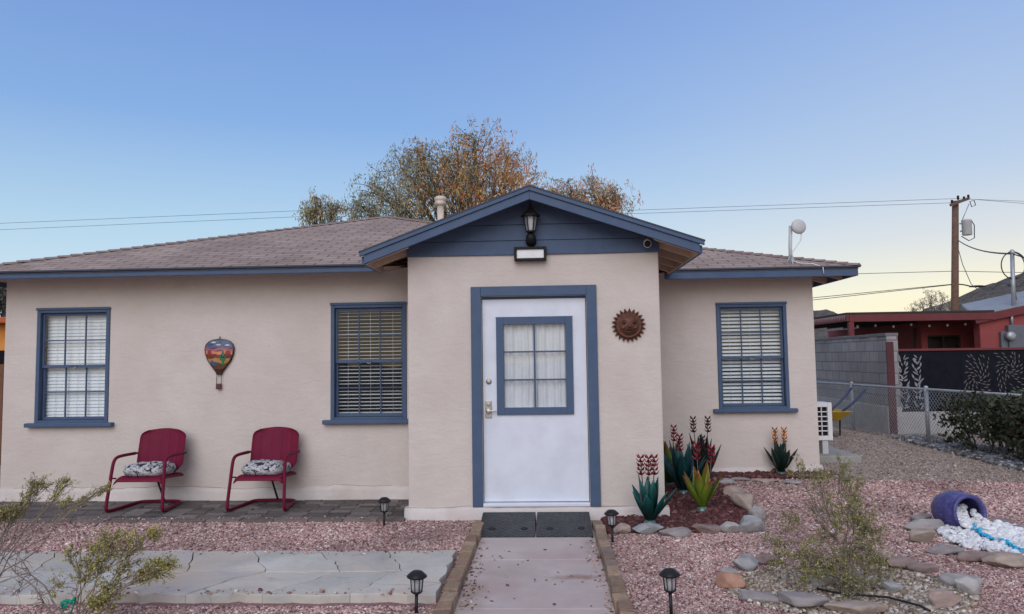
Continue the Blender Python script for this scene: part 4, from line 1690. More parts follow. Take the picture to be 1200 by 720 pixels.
# ------------------------------------------------------------------ solar path lights
def make_solar():
    T = thing('solar_light', 'x', 'garden light', (0, 0, 0), 'black solar path lights')
    b = MB()
    b.lathe([(0.060, 0.232), (0.064, 0.236), (0.062, 0.243), (0.040, 0.262), (0.028, 0.270), (0.0, 0.272)], 24, capt=False)
    b.lathe([(0.045, 0.225), (0.058, 0.233)], 24)
    b.build('cap', 'blackplastic', T, world=False)
    b = MB()
    b.lathe([(0.030, 0.148), (0.036, 0.225)], 20, capb=False, capt=False)
    b.build('lens', 'lampglass', T, world=False)
    b = MB()
    b.lathe([(0.010, 0.15), (0.012, 0.205)], 10)
    b.build('reflector', 'lightgrey', T, world=False)
    b = MB()
    for k in range(8):
        a = 2*PI*k/8
        c, s = math.cos(a), math.sin(a)
        b.tube([(0.034*c, 0.034*s, 0.146), (0.042*c, 0.042*s, 0.230)], 0.0028, 5)
    b.lathe([(0.014, 0.128), (0.033, 0.140), (0.038, 0.146), (0.036, 0.150), (0.014, 0.151)], 20)
    b.build('cage', 'blackplastic', T, world=False)
    b = MB()
    b.tube([(0, 0, -0.06), (0, 0, 0.135)], 0.0105, 10)
    b.build('stake', 'blackplastic', T, world=False)
    return T
sl = make_solar()
p1 = on_y(450, 617, 7.09)
sols = [((-1.565, 7.09, 0.0), 'solar path light in the gravel by the left corner of the porch', (2, 1)),
        ((0.535, 6.42, 0.005), 'solar path light beside the right end of the rubber ramp', (-2, 2)),
        ((-0.83, 4.66, -0.005), 'solar path light at the front end of the stone slab path', (1, -1)),
        ((0.73, 4.64, 0.01), 'solar path light in open gravel in front, right of the walk', (0, 1))]
for k, (loc, lab, tl) in enumerate(sols):
    o = sl if k == 0 else copy_tree(sl)
    o.location = loc
    o.rotation_euler = (math.radians(tl[0]), math.radians(tl[1]), k*1.1)
    o['label'] = lab

# ------------------------------------------------------------------ metal agaves
def make_agave(loc, lab, h, leafcols, stalks, seed, nl=10, spread=1.0, cat='metal plant'):
    """leafcols: (base, mid, tip); stalks: list of (dx, dy, top z, colour)"""
    rnd = random.Random(seed)
    T = thing('metal_agave', lab, cat, loc, 'painted metal agaves by the house')
    def leaf(ang, lean, ln, wd):
        b = MB(color=True)
        n = 9
        rows = []
        for i in range(n+1):
            t = i/n
            wv = wd*(0.42+0.58*math.sin(min(1, t*1.5)*PI/2))*(1-max(0, (t-0.45)/0.55)**1.7)
            wv = max(wv, 0.0015)
            r_ = 0.02+ln*math.sin(lean)*t+0.05*lean*t*t*ln
            z = 0.05+ln*math.cos(lean)*t-0.02*ln*t*t*lean
            ca, sa = math.cos(ang), math.sin(ang)
            if t < 0.5:
                q = t/0.5
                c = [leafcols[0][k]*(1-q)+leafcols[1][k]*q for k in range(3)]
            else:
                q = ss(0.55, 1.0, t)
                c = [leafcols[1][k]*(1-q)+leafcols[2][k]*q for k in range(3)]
            b.col = c
            fold = wv*0.38
            L_ = b.v((r_*ca-wv*sa-fold*ca*0.0, r_*sa+wv*ca, z+fold*0.5))
            C_ = b.v((r_*ca+fold*ca, r_*sa+fold*sa, z-fold*0.3))
            R_ = b.v((r_*ca+wv*sa, r_*sa-wv*ca, z+fold*0.5))
            rows.append((L_, C_, R_))
        for A, B in zip(rows, rows[1:]):
            b.f([A[0], A[1], B[1], B[0]], True)
            b.f([A[1], A[2], B[2], B[1]], True)
        o = b.build('leaf', 'agave', T, world=False, solid=0.003)
    lens = []
    for k in range(nl):
        ang = 2*PI*k/nl*1.0+rnd.uniform(-0.2, 0.2)
        inner = k % 2
        leaf(ang, (0.20 if inner else 0.55)*spread+rnd.uniform(-0.08, 0.08), h*(0.98 if inner else 0.86)*rnd.uniform(0.86, 1.05), 0.028+0.055*h)
    b = MB(color=True)
    b.col = (0.10, 0.17, 0.15)
    b.lathe([(0.05, -0.02), (0.062, 0.01), (0.058, 0.04), (0.03, 0.075)], 14)
    b.build('base', 'agave', T, world=False)
    for (dx, dy, zt, c) in stalks:
        b = MB(color=True)
        b.col = (0.06, 0.05, 0.05)
        b.tube([(dx*0.3, dy*0.3, 0.12), (dx*0.8, dy*0.8, zt*0.6), (dx, dy, zt)], 0.004, 6)
        # tiers of folded petals
        for i in range(5):
            z = zt-0.15+0.038*i
            g_ = rnd.uniform(0.7, 1.2)
            b.col = [v*g_ for v in c]
            for q in range(4):
                a = q*PI/2+i*0.5
                ca, sa = math.cos(a), math.sin(a)
                p0 = b.v((dx, dy, z))
                p1_ = b.v((dx+0.024*ca-0.015*sa, dy+0.024*sa+0.015*ca, z+0.010))
                p2_ = b.v((dx+0.044*ca, dy+0.044*sa, z+0.042))
                p3_ = b.v((dx+0.024*ca+0.015*sa, dy+0.024*sa-0.015*ca, z+0.010))
                b.f([p0, p1_, p2_, p3_])
        b.build('flower_stalk', 'agave', T, world=False, solid=0.0025, fix=False)
    return T
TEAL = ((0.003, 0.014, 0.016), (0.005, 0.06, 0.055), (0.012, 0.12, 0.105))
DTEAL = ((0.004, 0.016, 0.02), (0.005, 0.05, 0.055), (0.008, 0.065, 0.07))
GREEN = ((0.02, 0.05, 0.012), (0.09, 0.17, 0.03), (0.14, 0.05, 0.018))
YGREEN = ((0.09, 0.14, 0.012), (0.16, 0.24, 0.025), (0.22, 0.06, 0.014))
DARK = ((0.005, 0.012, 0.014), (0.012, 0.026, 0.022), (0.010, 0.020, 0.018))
RED = (0.25, 0.014, 0.028)
DRED = (0.085, 0.014, 0.025)
ORA = (0.60, 0.22, 0.025)
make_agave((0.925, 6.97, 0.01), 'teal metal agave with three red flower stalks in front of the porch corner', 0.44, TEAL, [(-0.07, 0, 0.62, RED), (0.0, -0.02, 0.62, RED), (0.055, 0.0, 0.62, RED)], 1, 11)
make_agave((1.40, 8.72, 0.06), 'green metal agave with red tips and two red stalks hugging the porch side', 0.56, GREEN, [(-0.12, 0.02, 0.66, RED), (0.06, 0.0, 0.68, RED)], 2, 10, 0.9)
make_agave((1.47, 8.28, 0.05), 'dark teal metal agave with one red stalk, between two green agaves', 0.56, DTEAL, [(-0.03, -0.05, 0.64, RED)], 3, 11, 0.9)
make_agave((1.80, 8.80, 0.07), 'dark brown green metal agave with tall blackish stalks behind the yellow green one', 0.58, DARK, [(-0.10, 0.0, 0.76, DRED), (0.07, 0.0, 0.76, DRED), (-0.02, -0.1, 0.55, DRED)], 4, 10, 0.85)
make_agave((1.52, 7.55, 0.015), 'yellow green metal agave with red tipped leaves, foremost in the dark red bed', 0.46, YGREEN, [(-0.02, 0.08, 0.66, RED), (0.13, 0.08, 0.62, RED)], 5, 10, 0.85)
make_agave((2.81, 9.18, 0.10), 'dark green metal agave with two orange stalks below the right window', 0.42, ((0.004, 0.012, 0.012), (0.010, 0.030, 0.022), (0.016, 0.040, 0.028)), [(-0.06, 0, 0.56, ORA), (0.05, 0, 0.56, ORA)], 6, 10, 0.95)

# ------------------------------------------------------------------ walk, patio, slabs
b = MB()
ys_ = [3.2, 4.75, 5.885, 7.33]
for y0, y1 in zip(ys_, ys_[1:]):
    b.box(-0.60, 0.40, y0+0.006, y1-0.006, -0.06, 0.006)
tag(b.build('path', 'path', None, bevel=0.006), 'pinkish concrete front walk with scored joints', 'path', kind='structure')
b = MB()
b.box(-0.60, 0.40, 3.2, 7.33, -0.07, -0.006)
tag(b.build('path_bed', 'crack', None), 'concrete in the joints of the front walk', 'path', kind='structure')

# brick edging, every brick a thing
TANS = [(0.36, 0.25, 0.17), (0.42, 0.30, 0.20), (0.30, 0.20, 0.15), (0.38, 0.28, 0.20), (0.46, 0.34, 0.24), (0.29, 0.22, 0.18)]
for side, (xa, xb) in (('left', (-0.70, -0.605)), ('right', (0.405, 0.495))):
    y = 4.0
    k = 0
    yend = 6.98 if side == 'right' else 7.0
    while y < yend:
        ln = 0.195*random.uniform(0.9, 1.06)
        b = MB(color=True)
        c = random.choice(TANS)
        g_ = random.uniform(0.62, 0.92)
        b.col = [v*g_ for v in c]
        dx = random.uniform(-0.006, 0.006)
        b.box(xa+dx, xb+dx, y, y+ln-0.010, -0.05, 0.066+random.uniform(-0.008, 0.008))
        for v_ in b.bm.verts:
            v_.co += Vector((random.uniform(-0.004, 0.004), random.uniform(-0.003, 0.003), random.uniform(-0.004, 0.004)))
        o = b.build('edging_brick', 'kerbbrick', None, bevel=0.007)
        o.rotation_euler = (random.uniform(-0.02, 0.02), random.uniform(-0.04, 0.04), random.uniform(-0.03, 0.03))
        tag(o, 'worn tan brick in the %s edging of the front walk' % side, 'brick', 'bricks of the %s edging of the walk' % side)
        y += ln
        k += 1

# brick patio under the chairs
b = MB(color=True)
PCOL = [(0.125, 0.105, 0.100), (0.078, 0.066, 0.064), (0.16, 0.138, 0.128), (0.10, 0.087, 0.083), (0.13, 0.106, 0.098), (0.20, 0.176, 0.165)]
row = 0
y = 7.24
while y < 8.29:
    x = -7.4-random.uniform(0, 0.25)
    d = 0.112 if row else 0.14
    while x < -1.42:
        ln = 0.215 if row else 0.34
        x1 = min(x+ln, -1.40)
        if x1-x > 0.05:
            g_ = random.uniform(0.75, 1.15)
            b.col = [v*g_ for v in (random.choice(PCOL) if row else (0.19, 0.155, 0.14))]
            zz = PZ-0.002+random.uniform(-0.004, 0.003)
            b.box(x+0.004, x1-0.004, y+0.003, min(y+d-0.004, 8.285), -0.05, zz)
        x += ln
    y += d
    row += 1
tag(b.build('patio', 'paver', None, bevel=0.004), 'dark weathered brick patio under the lawn chairs', 'patio', kind='structure')

# stone slab path: two courses of irregular slabs
def slab_path():
    b = MB(color=True)
    rowsy = [4.84, 5.38, 5.95]
    cols = 12
    x_r = -0.735
    wd = 0.545
    def P(i, j):
        r_ = random.Random(i*31+j*7+5)
        x = x_r-wd*i+(0.27 if j == 1 else 0)*(1 if i > 0 else 0.0)+r_.uniform(-0.06, 0.06)*(1 if i else 0)
        yv = rowsy[j]+r_.uniform(-0.03, 0.03)
        return Vector((x, yv, 0))
    def edge(a, c, n=9, amp=0.028):
        key = (round(a.x+c.x, 3), round(a.y+c.y, 3))
        if (a.x, a.y) > (c.x, c.y):
            return edge(c, a, n, amp)[::-1]
        d = c-a
        nrm = Vector((-d.y, d.x, 0)).normalized()
        out = []
        for k in range(n+1):
            t = k/n
            w_ = math.sin(PI*t)
            off = amp*(mnoise.noise((a.x*3+t*3.1, a.y*3, key[0]*2))+0.5*mnoise.noise((a.x*5+t*8, a.y*9, key[1]*3)))*w_*2.2
            out.append(a+d*t+nrm*off)
        return out
    for j in range(2):
        for i in range(cols):
            p00, p10, p11, p01 = P(i, j), P(i+1, j), P(i+1, j+1), P(i, j+1)
            loop = edge(p00, p10)[:-1]+edge(p10, p11)[:-1]+edge(p11, p01)[:-1]+edge(p01, p00)[:-1]
            c = sum(loop, Vector((0, 0, 0)))/len(loop)
            pts = [c+(p-c)*(1-0.006/max(0.05, (p-c).length)) for p in loop]
            g = random.uniform(0.88, 1.08)
            b.col = (g*random.uniform(0.97, 1.04), g, g*random.uniform(0.94, 1.02))
            zt = 0.060+random.uniform(-0.005, 0.004)
            top = [b.v((p.x, p.y, zt)) for p in pts]
            mid = [b.v((p.x+(p.x-c.x)*0.006, p.y+(p.y-c.y)*0.008, zt-0.007)) for p in pts]
            bot = [b.v((p.x+(p.x-c.x)*0.006, p.y+(p.y-c.y)*0.008, -0.04)) for p in pts]
            ctr = b.v((c.x, c.y, zt))
            n = len(top)
            for k in range(n):
                q = (k+1) % n
                b.f([ctr, top[k], top[q]])
                b.f([top[q], top[k], mid[k], mid[q]])
                b.f([mid[q], mid[k], bot[k], bot[q]])
    return b.build('slab_path', 'flag', None)
tag(slab_path(), 'pale grey irregular stone slab path across the front gravel', 'path', kind='structure')

# ------------------------------------------------------------------ rocks
def make_rock(loc, dims, rz, seed, c):
    rnd = random.Random(seed)
    bm = bmesh.new()
    bmesh.ops.create_icosphere(bm, subdivisions=4, radius=1)
    planes = []
    for k in range(11):
        n_ = Vector((rnd.gauss(0, 1), rnd.gauss(0, 1), rnd.gauss(0, 1.1))).normalized()
        planes.append((n_, rnd.uniform(0.50, 0.82)))
    planes.append((Vector((rnd.uniform(-.2, .2), rnd.uniform(-.25, .1), 1)).normalized(), 0.60))
    o3 = Vector((seed*1.7, seed*0.3, 2))
    for v in bm.verts:
        for n_, d in planes:
            k = v.co.dot(n_)-d
            if k > 0:
                v.co -= n_*k*0.94
    for v in bm.verts:
        s = 1+0.10*mnoise.noise(v.co*1.3+o3)+0.05*mnoise.noise(v.co*3.5+o3)+0.025*mnoise.noise(v.co*9+o3)
        v.co *= s
    lay = bm.verts.layers.float_color.new('col')
    for v in bm.verts:
        g = 1+0.22*mnoise.noise(v.co*2.2+o3)
        v[lay] = (c[0]*g, c[1]*g, c[2]*g, 1)
        v.co = Vector((v.co.x*dims[0]/1.35, v.co.y*dims[1]/1.35, v.co.z*dims[2]/1.0))
    zmin = min(v.co.z for v in bm.verts)
    me = bpy.data.meshes.new('rock')
    for f in bm.faces:
        f.smooth = True
    bm.to_mesh(me)
    bm.free()
    me.materials.append(M['rock'])
    o = bpy.data.objects.new('rock', me)
    COL.objects.link(o)
    o.location = (loc[0], loc[1], loc[2]-zmin-dims[2]*0.10)
    o.rotation_euler = (rnd.uniform(-0.08, 0.08), rnd.uniform(-0.08, 0.08), rz)
    return o
M['rock'] = mat('landscape_rock', (0.8, 0.8, 0.8), (1.12, 1.12, 1.12), 9, 0.85, 0.7, 35, attr=True)
G1, G2, G3 = (0.33, 0.31, 0.295), (0.27, 0.24, 0.235), (0.42, 0.395, 0.375)
PK, TN, RB, OR = (0.40, 0.305, 0.27), (0.35, 0.285, 0.24), (0.25, 0.185, 0.17), (0.40, 0.22, 0.15)
BL = (0.33, 0.335, 0.335)
# (px, py at the foot, half-width m, half-depth, half-height, rz, colour, label)
rocks = [
 (730, 629, .12, .09, .055, .1, PK, 'tan pink rock at the left end of the dark bed border, by the solar light'),
 (759, 629, .19, .10, .065, .05, BL, 'long blue grey flat rock in front of the teal agave'),
 (793, 631, .17, .09, .06, .15, G2, 'low dark grey rock second from the teal agave in the bed border'),
 (829, 627, .18, .085, .055, .1, RB, 'long brownish flat rock in the bed border under the yellow green agave'),
 (858, 627, .11, .08, .06, 0, G3, 'small pale rock between the brownish flat rock and the corner stone'),
 (882, 626, .155, .13, .10, .4, BL, 'big smooth blue grey stone at the outer corner of the bed border'),
 (889, 612, .11, .09, .085, -.6, G1, 'grey rock leaning behind the big blue grey corner stone'),
 (876, 603, .17, .15, .12, -.9, TN, 'large tan boulder on the right edge of the dark bed'),
 (866, 587, .15, .17, .09, -.8, PK, 'pinkish rock behind the large tan boulder'),
 (853, 571, .13, .15, .055, -.9, G1, 'flat grey rock at the bend of the bed near the wing wall'),
 (868, 565, .17, .10, .035, .0, G2, 'thin grey edging rock left of the orange stalked agave'),
 (898, 567, .19, .09, .03, .0, TN, 'thin tan edging rock below the orange stalked agave'),
 (930, 569, .17, .09, .03, .0, G1, 'thin grey edging rock right of the orange stalked agave'),
 (878, 671, .14, .10, .075, .2, BL, 'rounded grey rock at the left end of the shrub ring'),
 (902, 664, .10, .08, .045, .1, RB, 'small brown rock half hidden behind the rounded grey one in the shrub ring'),
 (858, 678, .09, .07, .04, -.2, G1, 'little grey rock just above the orange rock'),
 (861, 694, .13, .12, .075, -.6, OR, 'orange rock on the left of the shrub ring'),
 (893, 709, .20, .08, .04, -.3, G2, 'long grey slab low in front of the shrub, beside the orange rock'),
 (947, 718, .25, .12, .06, -.1, G2, 'wide dark grey slab at the bottom front of the shrub ring'),
 (1010, 726, .23, .09, .055, .0, TN, 'tan slab at the bottom edge right of the wide dark slab'),
 (1031, 663, .16, .08, .06, -.1, PK, 'pale pinkish block rock at the back of the shrub ring'),
 (1060, 670, .14, .08, .06, -.2, RB, 'brown rock at the back right of the shrub ring'),
 (1088, 674, .15, .06, .04, -.3, RB, 'thin reddish brown rock right of the brown one in the shrub ring'),
 (1124, 692, .20, .10, .055, -.5, G1, 'large pointed grey slab on the right of the shrub ring'),
 (1139, 702, .11, .08, .08, .3, G3, 'pale upright rock at the right front of the shrub ring'),
 (1116, 718, .14, .09, .08, .2, PK, 'pink white striped rock at the right front corner of the shrub ring'),
 (1050, 699, .09, .07, .055, .0, BL, 'small angular grey rock inside the shrub ring, by the drip hose'),
 (962, 691, .09, .06, .05, .2, G1, 'grey rock at the foot of the creosote shrub'),
 (1086, 614, .13, .09, .06, .0, G2, 'dark rock tucked behind the left side of the blue jar'),
 (1087, 625, .21, .09, .065, .0, G1, 'long flat grey rock left of the blue jar'),
 (1087, 639, .18, .11, .085, .05, TN, 'rounded tan rock at the left edge of the white pebbles'),
 (1113, 652, .20, .09, .05, -.15, G2, 'flat grey rock in front of the white pebbles'),
 (1152, 660, .20, .08, .055, .12, RB, 'dark brown rock in front of the white pebbles'),
 (1188, 668, .22, .10, .06, -.1, TN, 'big tan slab at the right edge in front of the white pebbles'),
 (1172, 620, .17, .08, .055, -.4, RB, 'brown rock behind the white pebbles, right of the jar'),
 (1198, 626, .15, .09, .05, -.2, G2, 'dark rock behind the pebbles at the right edge'),
]
for k, (px, py, a, c, h, rz, colr, lab) in enumerate(rocks):
    p = on_ground(px, py)
    o = make_rock((p.x, p.y+c*0.7, gz(p.x, p.y)), (a*1.16, c*1.12, h*1.05), rz, k+1.37, colr)
    tag(o, lab, 'rock', 'landscape rocks')

# ------------------------------------------------------------------ blue jar
JA = math.radians(-82)               # direction of the mouth in plan, from +X
jd = Vector((math.cos(JA), math.sin(JA), 0.10)).normalized()
T = thing('glazed_jar', 'cobalt blue glazed jar lying on its side, pouring out white pebbles', 'jar', (3.56, 6.93, 0.0))
q = Vector((0, 0, 1)).rotation_difference(jd)
jc = Vector((3.62, 6.86, 0.165))
mt = Matrix.Translation(jc) @ q.to_matrix().to_4x4()
b = MB()
prof = [(0.11, -0.27), (0.15, -0.262), (0.195, -0.19), (0.226, -0.08), (0.232, 0.02), (0.222, 0.11), (0.200, 0.18), (0.188, 0.205), (0.192, 0.215), (0.205, 0.228), (0.207, 0.240), (0.196, 0.252), (0.172, 0.250), (0.163, 0.235), (0.166, 0.20), (0.200, 0.10), (0.208, 0.0), (0.195, -0.1), (0.15, -0.2), (0.05, -0.235)]
prof = [(r_*0.75, z_*0.72) for r_, z_ in prof]
b.lathe(prof, 48, mt)
b.build('jar_body', 'glaze', T)

# ------------------------------------------------------------------ gravel (countless stones)
def in_poly(x, y, poly):
    inside = np.zeros(len(x), bool)
    n = len(poly)
    j = n-1
    for i in range(n):
        xi, yi = poly[i]
        xj, yj = poly[j]
        c = ((yi > y) != (yj > y)) & (x < (xj-xi)*(y-yi)/(yj-yi+1e-12)+xi)
        inside ^= c
        j = i
    return inside

CUBE = np.array([(-1, -1, -1), (1, -1, -1), (1, 1, -1), (-1, 1, -1), (-1, -1, 1), (1, -1, 1), (1, 1, 1), (-1, 1, 1)], float)
CF = np.array([(0, 3, 2, 1), (4, 5, 6, 7), (0, 1, 5, 4), (1, 2, 6, 5), (2, 3, 7, 6), (3, 0, 4, 7)])

def gravel(name, label, cat, x, y, z, size, palette, weights, mt, flat=0.6, group=None, smooth=False):
    n = len(x)
    s = size*RNG.lognormal(0, 0.28, n)
    V = np.repeat(CUBE[None], n, 0)*(1+0.0)
    V = V+RNG.uniform(-0.45, 0.45, V.shape)
    V *= np.stack([RNG.uniform(0.75, 1.25, n), RNG.uniform(0.6, 1.0, n), RNG.uniform(0.4, 0.8, n)*flat/0.6], 1)[:, None, :]
    V *= (s*0.5)[:, None, None]
    # random rotation: tilt then spin
    a, bt, c = RNG.uniform(0, 2*PI, n), RNG.normal(0, 0.45, n), RNG.uniform(0, 2*PI, n)
    def rotz(V, a):
        ca, sa = np.cos(a)[:, None], np.sin(a)[:, None]
        X, Y = V[..., 0]*ca-V[..., 1]*sa, V[..., 0]*sa+V[..., 1]*ca
        return np.stack([X, Y, V[..., 2]], -1)
    V = rotz(V, a)
    cb, sb = np.cos(bt)[:, None], np.sin(bt)[:, None]
    V = np.stack([V[..., 0], V[..., 1]*cb-V[..., 2]*sb, V[..., 1]*sb+V[..., 2]*cb], -1)
    V = rotz(V, c)
    V[..., 0] += x[:, None]
    V[..., 1] += y[:, None]
    V[..., 2] += z[:, None]
    pal = np.array(palette)
    ci = RNG.choice(len(pal), n, p=np.array(weights)/sum(weights))
    col = pal[ci]*RNG.uniform(0.8, 1.2, (n, 1))
    if name == 'pink_gravel':
        # drifts of darker and paler stone
        pt = np.array([mnoise.noise((a_*1.1, c_*1.1, 7))+0.6*mnoise.noise((a_*3.1, c_*3.1, 2)) for a_, c_ in zip(x, y)])
        col = col*(1+0.40*np.clip(pt, -1, 0.45))[:, None]
    cols = np.repeat(col, 8, 0)
    idx = (CF[None]+8*np.arange(n)[:, None, None]).ravel()
    V = V.reshape(-1, 3)
    o = np_mesh(name, V, 4, idx, cols, mt, smooth=smooth)
    tag(o, label, cat, kind='stuff')
    return o

GZ_ = np.vectorize(gz)
def scatter(poly, dens, holes=(), fade=None):
    P = np.array(poly)
    lo, hi = P.min(0), P.max(0)
    n = int((hi-lo).prod()*dens)
    x = RNG.uniform(lo[0], hi[0], n)
    y = RNG.uniform(lo[1], hi[1], n)
    k = in_poly(x, y, poly)
    for h in holes:
        k &= ~in_poly(x, y, h)
    x, y = x[k], y[k]
    return x, y

PINK = [(0.51, 0.345, 0.31), (0.39, 0.235, 0.21), (0.62, 0.485, 0.45), (0.19, 0.088, 0.082), (0.70, 0.61, 0.57), (0.45, 0.29, 0.26)]
PW = [2.8, 2.8, 1.6, 1.9, 0.7, 2.6]
bed = [(0.52, 6.72), (0.9, 6.76), (1.5, 6.75), (1.78, 6.85), (1.95, 7.3), (1.98, 7.8), (2.08, 8.5), (2.14, 9.05), (3.3, 8.98), (3.38, 9.34), (1.15, 9.34), (1.15, 7.34), (0.52, 7.34)]
ring = [(1.16, 5.05), (1.30, 5.40), (1.60, 5.58), (2.05, 5.66), (2.45, 5.60), (2.72, 5.35), (2.72, 4.95), (2.45, 4.62), (2.0, 4.52), (1.55, 4.62), (1.30, 4.80)]
spill = [tuple(on_ground(*q)[:2]) for q in ((1101, 626), (1112, 616), (1130, 611), (1154, 612), (1178, 618), (1205, 624), (1290, 640), (1290, 690), (1215, 664), (1172, 650), (1130, 643), (1108, 636))]
stream = [tuple(on_ground(px, py, 0.05)[:2]) for px, py in ((1128, 606), (1142, 622), (1163, 632), (1175, 633), (1200, 647), (1260, 672))]
pinkL = [[(-8, 5.90), (-0.71, 5.88), (-0.71, 7.34), (-1.40, 7.34), (-1.40, 7.25), (-8, 7.25)], [(-7, 3.3), (-0.71, 3.3), (-0.71, 4.80), (-7, 4.80)]]
slab = [(-8, 4.86), (-0.8, 4.86), (-0.8, 5.92), (-8, 5.92)]
pinkR = [(0.50, 3.3), (7, 3.3), (7, 8.5), (5.3, 8.75), (4.5, 8.88), (3.5, 8.85), (3.35, 9.2), (2.1, 9.25), (1.2, 9.0), (0.50, 6.8)]
X, Y = [], []
for p in pinkL:
    x, y = scatter(p, 12500)
    X.append(x); Y.append(y)
x, y = scatter([(-0.76, 4.8), (-0.71, 4.8), (-0.71, 6.0), (-0.76, 6.0)], 3300)
X.append(x); Y.append(y)
x, y = scatter(pinkR, 12500, (bed, ring, spill))
X.append(x); Y.append(y)
x, y = np.concatenate(X), np.concatenate(Y)
# thin out with distance and outside the view cone, bigger stones far away
d = np.hypot(x, y)
keep = RNG.uniform(0, 1, len(x)) < np.clip((5.0/d)**1.5, 0.25, 1)*np.where(np.abs(x) > 0.80*y+0.8, 0.15, 1)
x, y = x[keep], y[keep]
nrm_ = np.clip(0.90+0.10*(np.hypot(x, y)-4.5), 0.85, 1.4)
zz = GZ_(x, y)+RNG.uniform(-0.003, 0.007, len(x))+0.010*np.array([mnoise.noise((a*1.4, c*1.4, 3)) for a, c in zip(x, y)])
# strays kicked on to the walk, the slabs and the patio edge
sx_ = np.concatenate([-0.60+np.abs(RNG.normal(0, 0.05, 60)), 0.40-np.abs(RNG.normal(0, 0.06, 60)), RNG.uniform(-5, -0.8, 130), RNG.uniform(-5, -0.8, 130), RNG.uniform(-6, -1.5, 120)])
sy_ = np.concatenate([RNG.uniform(4.2, 6.5, 120), 5.93-np.abs(RNG.normal(0, 0.05, 130)), 4.86+np.abs(RNG.normal(0, 0.05, 130)), 7.25+np.abs(RNG.normal(0, 0.07, 120))])
sz_ = np.concatenate([np.full(120, 0.010), np.full(260, 0.066), np.full(120, 0.036)])
x, y, zz = np.concatenate([x, sx_]), np.concatenate([y, sy_]), np.concatenate([zz, sz_])
nrm_ = np.concatenate([nrm_, np.full(len(sx_), 1.0)])
gravel('pink_gravel', 'pink crushed gravel over the front yard', 'gravel', x, y, zz, 0.0118*nrm_, PINK, PW, M['stone'])
print('pink', len(x))
# reddish bed of the gravel below the loose stones
def sheet(name, poly, dz, mt, label, step=0.25):
    P = np.array(poly)
    b = MB()
    lo, hi = P.min(0), P.max(0)
    st = 0.05
    nx, ny = int((hi[0]-lo[0])/st)+1, int((hi[1]-lo[1])/st)+1
    gx, gy = np.meshgrid(lo[0]+(np.arange(nx)+0.5)*st, lo[1]+(np.arange(ny)+0.5)*st, indexing='ij')
    ok = in_poly(gx.ravel(), gy.ravel(), poly).reshape(nx, ny)
    D = {}
    def gv(i, j):
        if (i, j) not in D:
            x, y = lo[0]+i*st, lo[1]+j*st
            D[(i, j)] = b.v((x, y, gz(x, y)+dz))
        return D[(i, j)]
    for i, j in zip(*np.nonzero(ok)):
        b.f([gv(i, j), gv(i+1, j), gv(i+1, j+1), gv(i, j+1)], True)
    o = b.build(name, mt, None, fix=False)
    tag(o, label, 'ground', kind='structure')
    return o
M['pinkbed'] = mat('pink_gravel_bed', (0.16, 0.085, 0.08), (0.36, 0.22, 0.21), 55, 0.95, 0.6, 70, spec=0.1)
M['redbed'] = mat('dark_red_bed', (0.05, 0.018, 0.016), (0.09, 0.035, 0.03), 40, 0.95, 0.6, 50, spec=0.1)
M['tanbed'] = mat('tan_gravel_bed', (0.17, 0.13, 0.10), (0.30, 0.25, 0.20), 50, 0.95, 0.6, 60, spec=0.1)
sheet('gravel_bed', [(-8, 3.3), (-0.71, 3.3), (-0.71, 7.33), (-8, 7.33)], 0.003, 'pinkbed', 'pink grit under the gravel left of the walk')
sheet('gravel_bed', pinkR, 0.003, 'pinkbed', 'pink grit under the gravel right of the walk')
sheet('planting_bed', bed, 0.012, 'redbed', 'dark red bed of the metal agaves')
sheet('shrub_bed', ring, 0.008, 'tanbed', 'tan soil inside the rock ring')
# dark red lava rock
x, y = scatter(bed, 2300)
zz = GZ_(x, y)+0.018+RNG.uniform(-0.006, 0.012, len(x))
gravel('lava_rock', 'dark red lava rock mulch round the metal agaves', 'mulch', x, y, zz, np.full(len(x), 0.032), [(0.10, 0.028, 0.028), (0.14, 0.045, 0.042), (0.06, 0.02, 0.02), (0.19, 0.085, 0.08), (0.25, 0.15, 0.14)], [4, 3, 3, 1.5, 0.4], M['stone'])
# tan gravel in the shrub ring
x, y = scatter(ring, 4200)
zz = GZ_(x, y)+0.012+RNG.uniform(-0.004, 0.008, len(x))
gravel('tan_gravel', 'tan pea gravel inside the rock ring', 'gravel', x, y, zz, np.full(len(x), 0.019), [(0.40, 0.33, 0.26), (0.29, 0.22, 0.16), (0.52, 0.46, 0.39), (0.19, 0.145, 0.11), (0.60, 0.55, 0.50)], [3, 3, 2, 1.5, 0.8], M['stone'])
# tan grit on the dirt at the right
x, y = scatter([(3.4, 9.2), (3.5, 8.88), (7, 8.5), (6.2, 14.5), (3.4, 15)], 1300)
keep = RNG.uniform(0, 1, len(x)) < np.clip((8.5/np.hypot(x, y))**1.5, 0, 1)
x, y = x[keep], y[keep]
zz = GZ_(x, y)+RNG.uniform(-0.004, 0.008, len(x))
gravel('tan_grit', 'loose tan grit on the dirt beside the house', 'gravel', x, y, zz, np.full(len(x), 0.015), [(0.40, 0.325, 0.28), (0.31, 0.245, 0.21), (0.50, 0.42, 0.365), (0.20, 0.155, 0.13)], [3, 3, 1.5, 1.5], M['stone'])
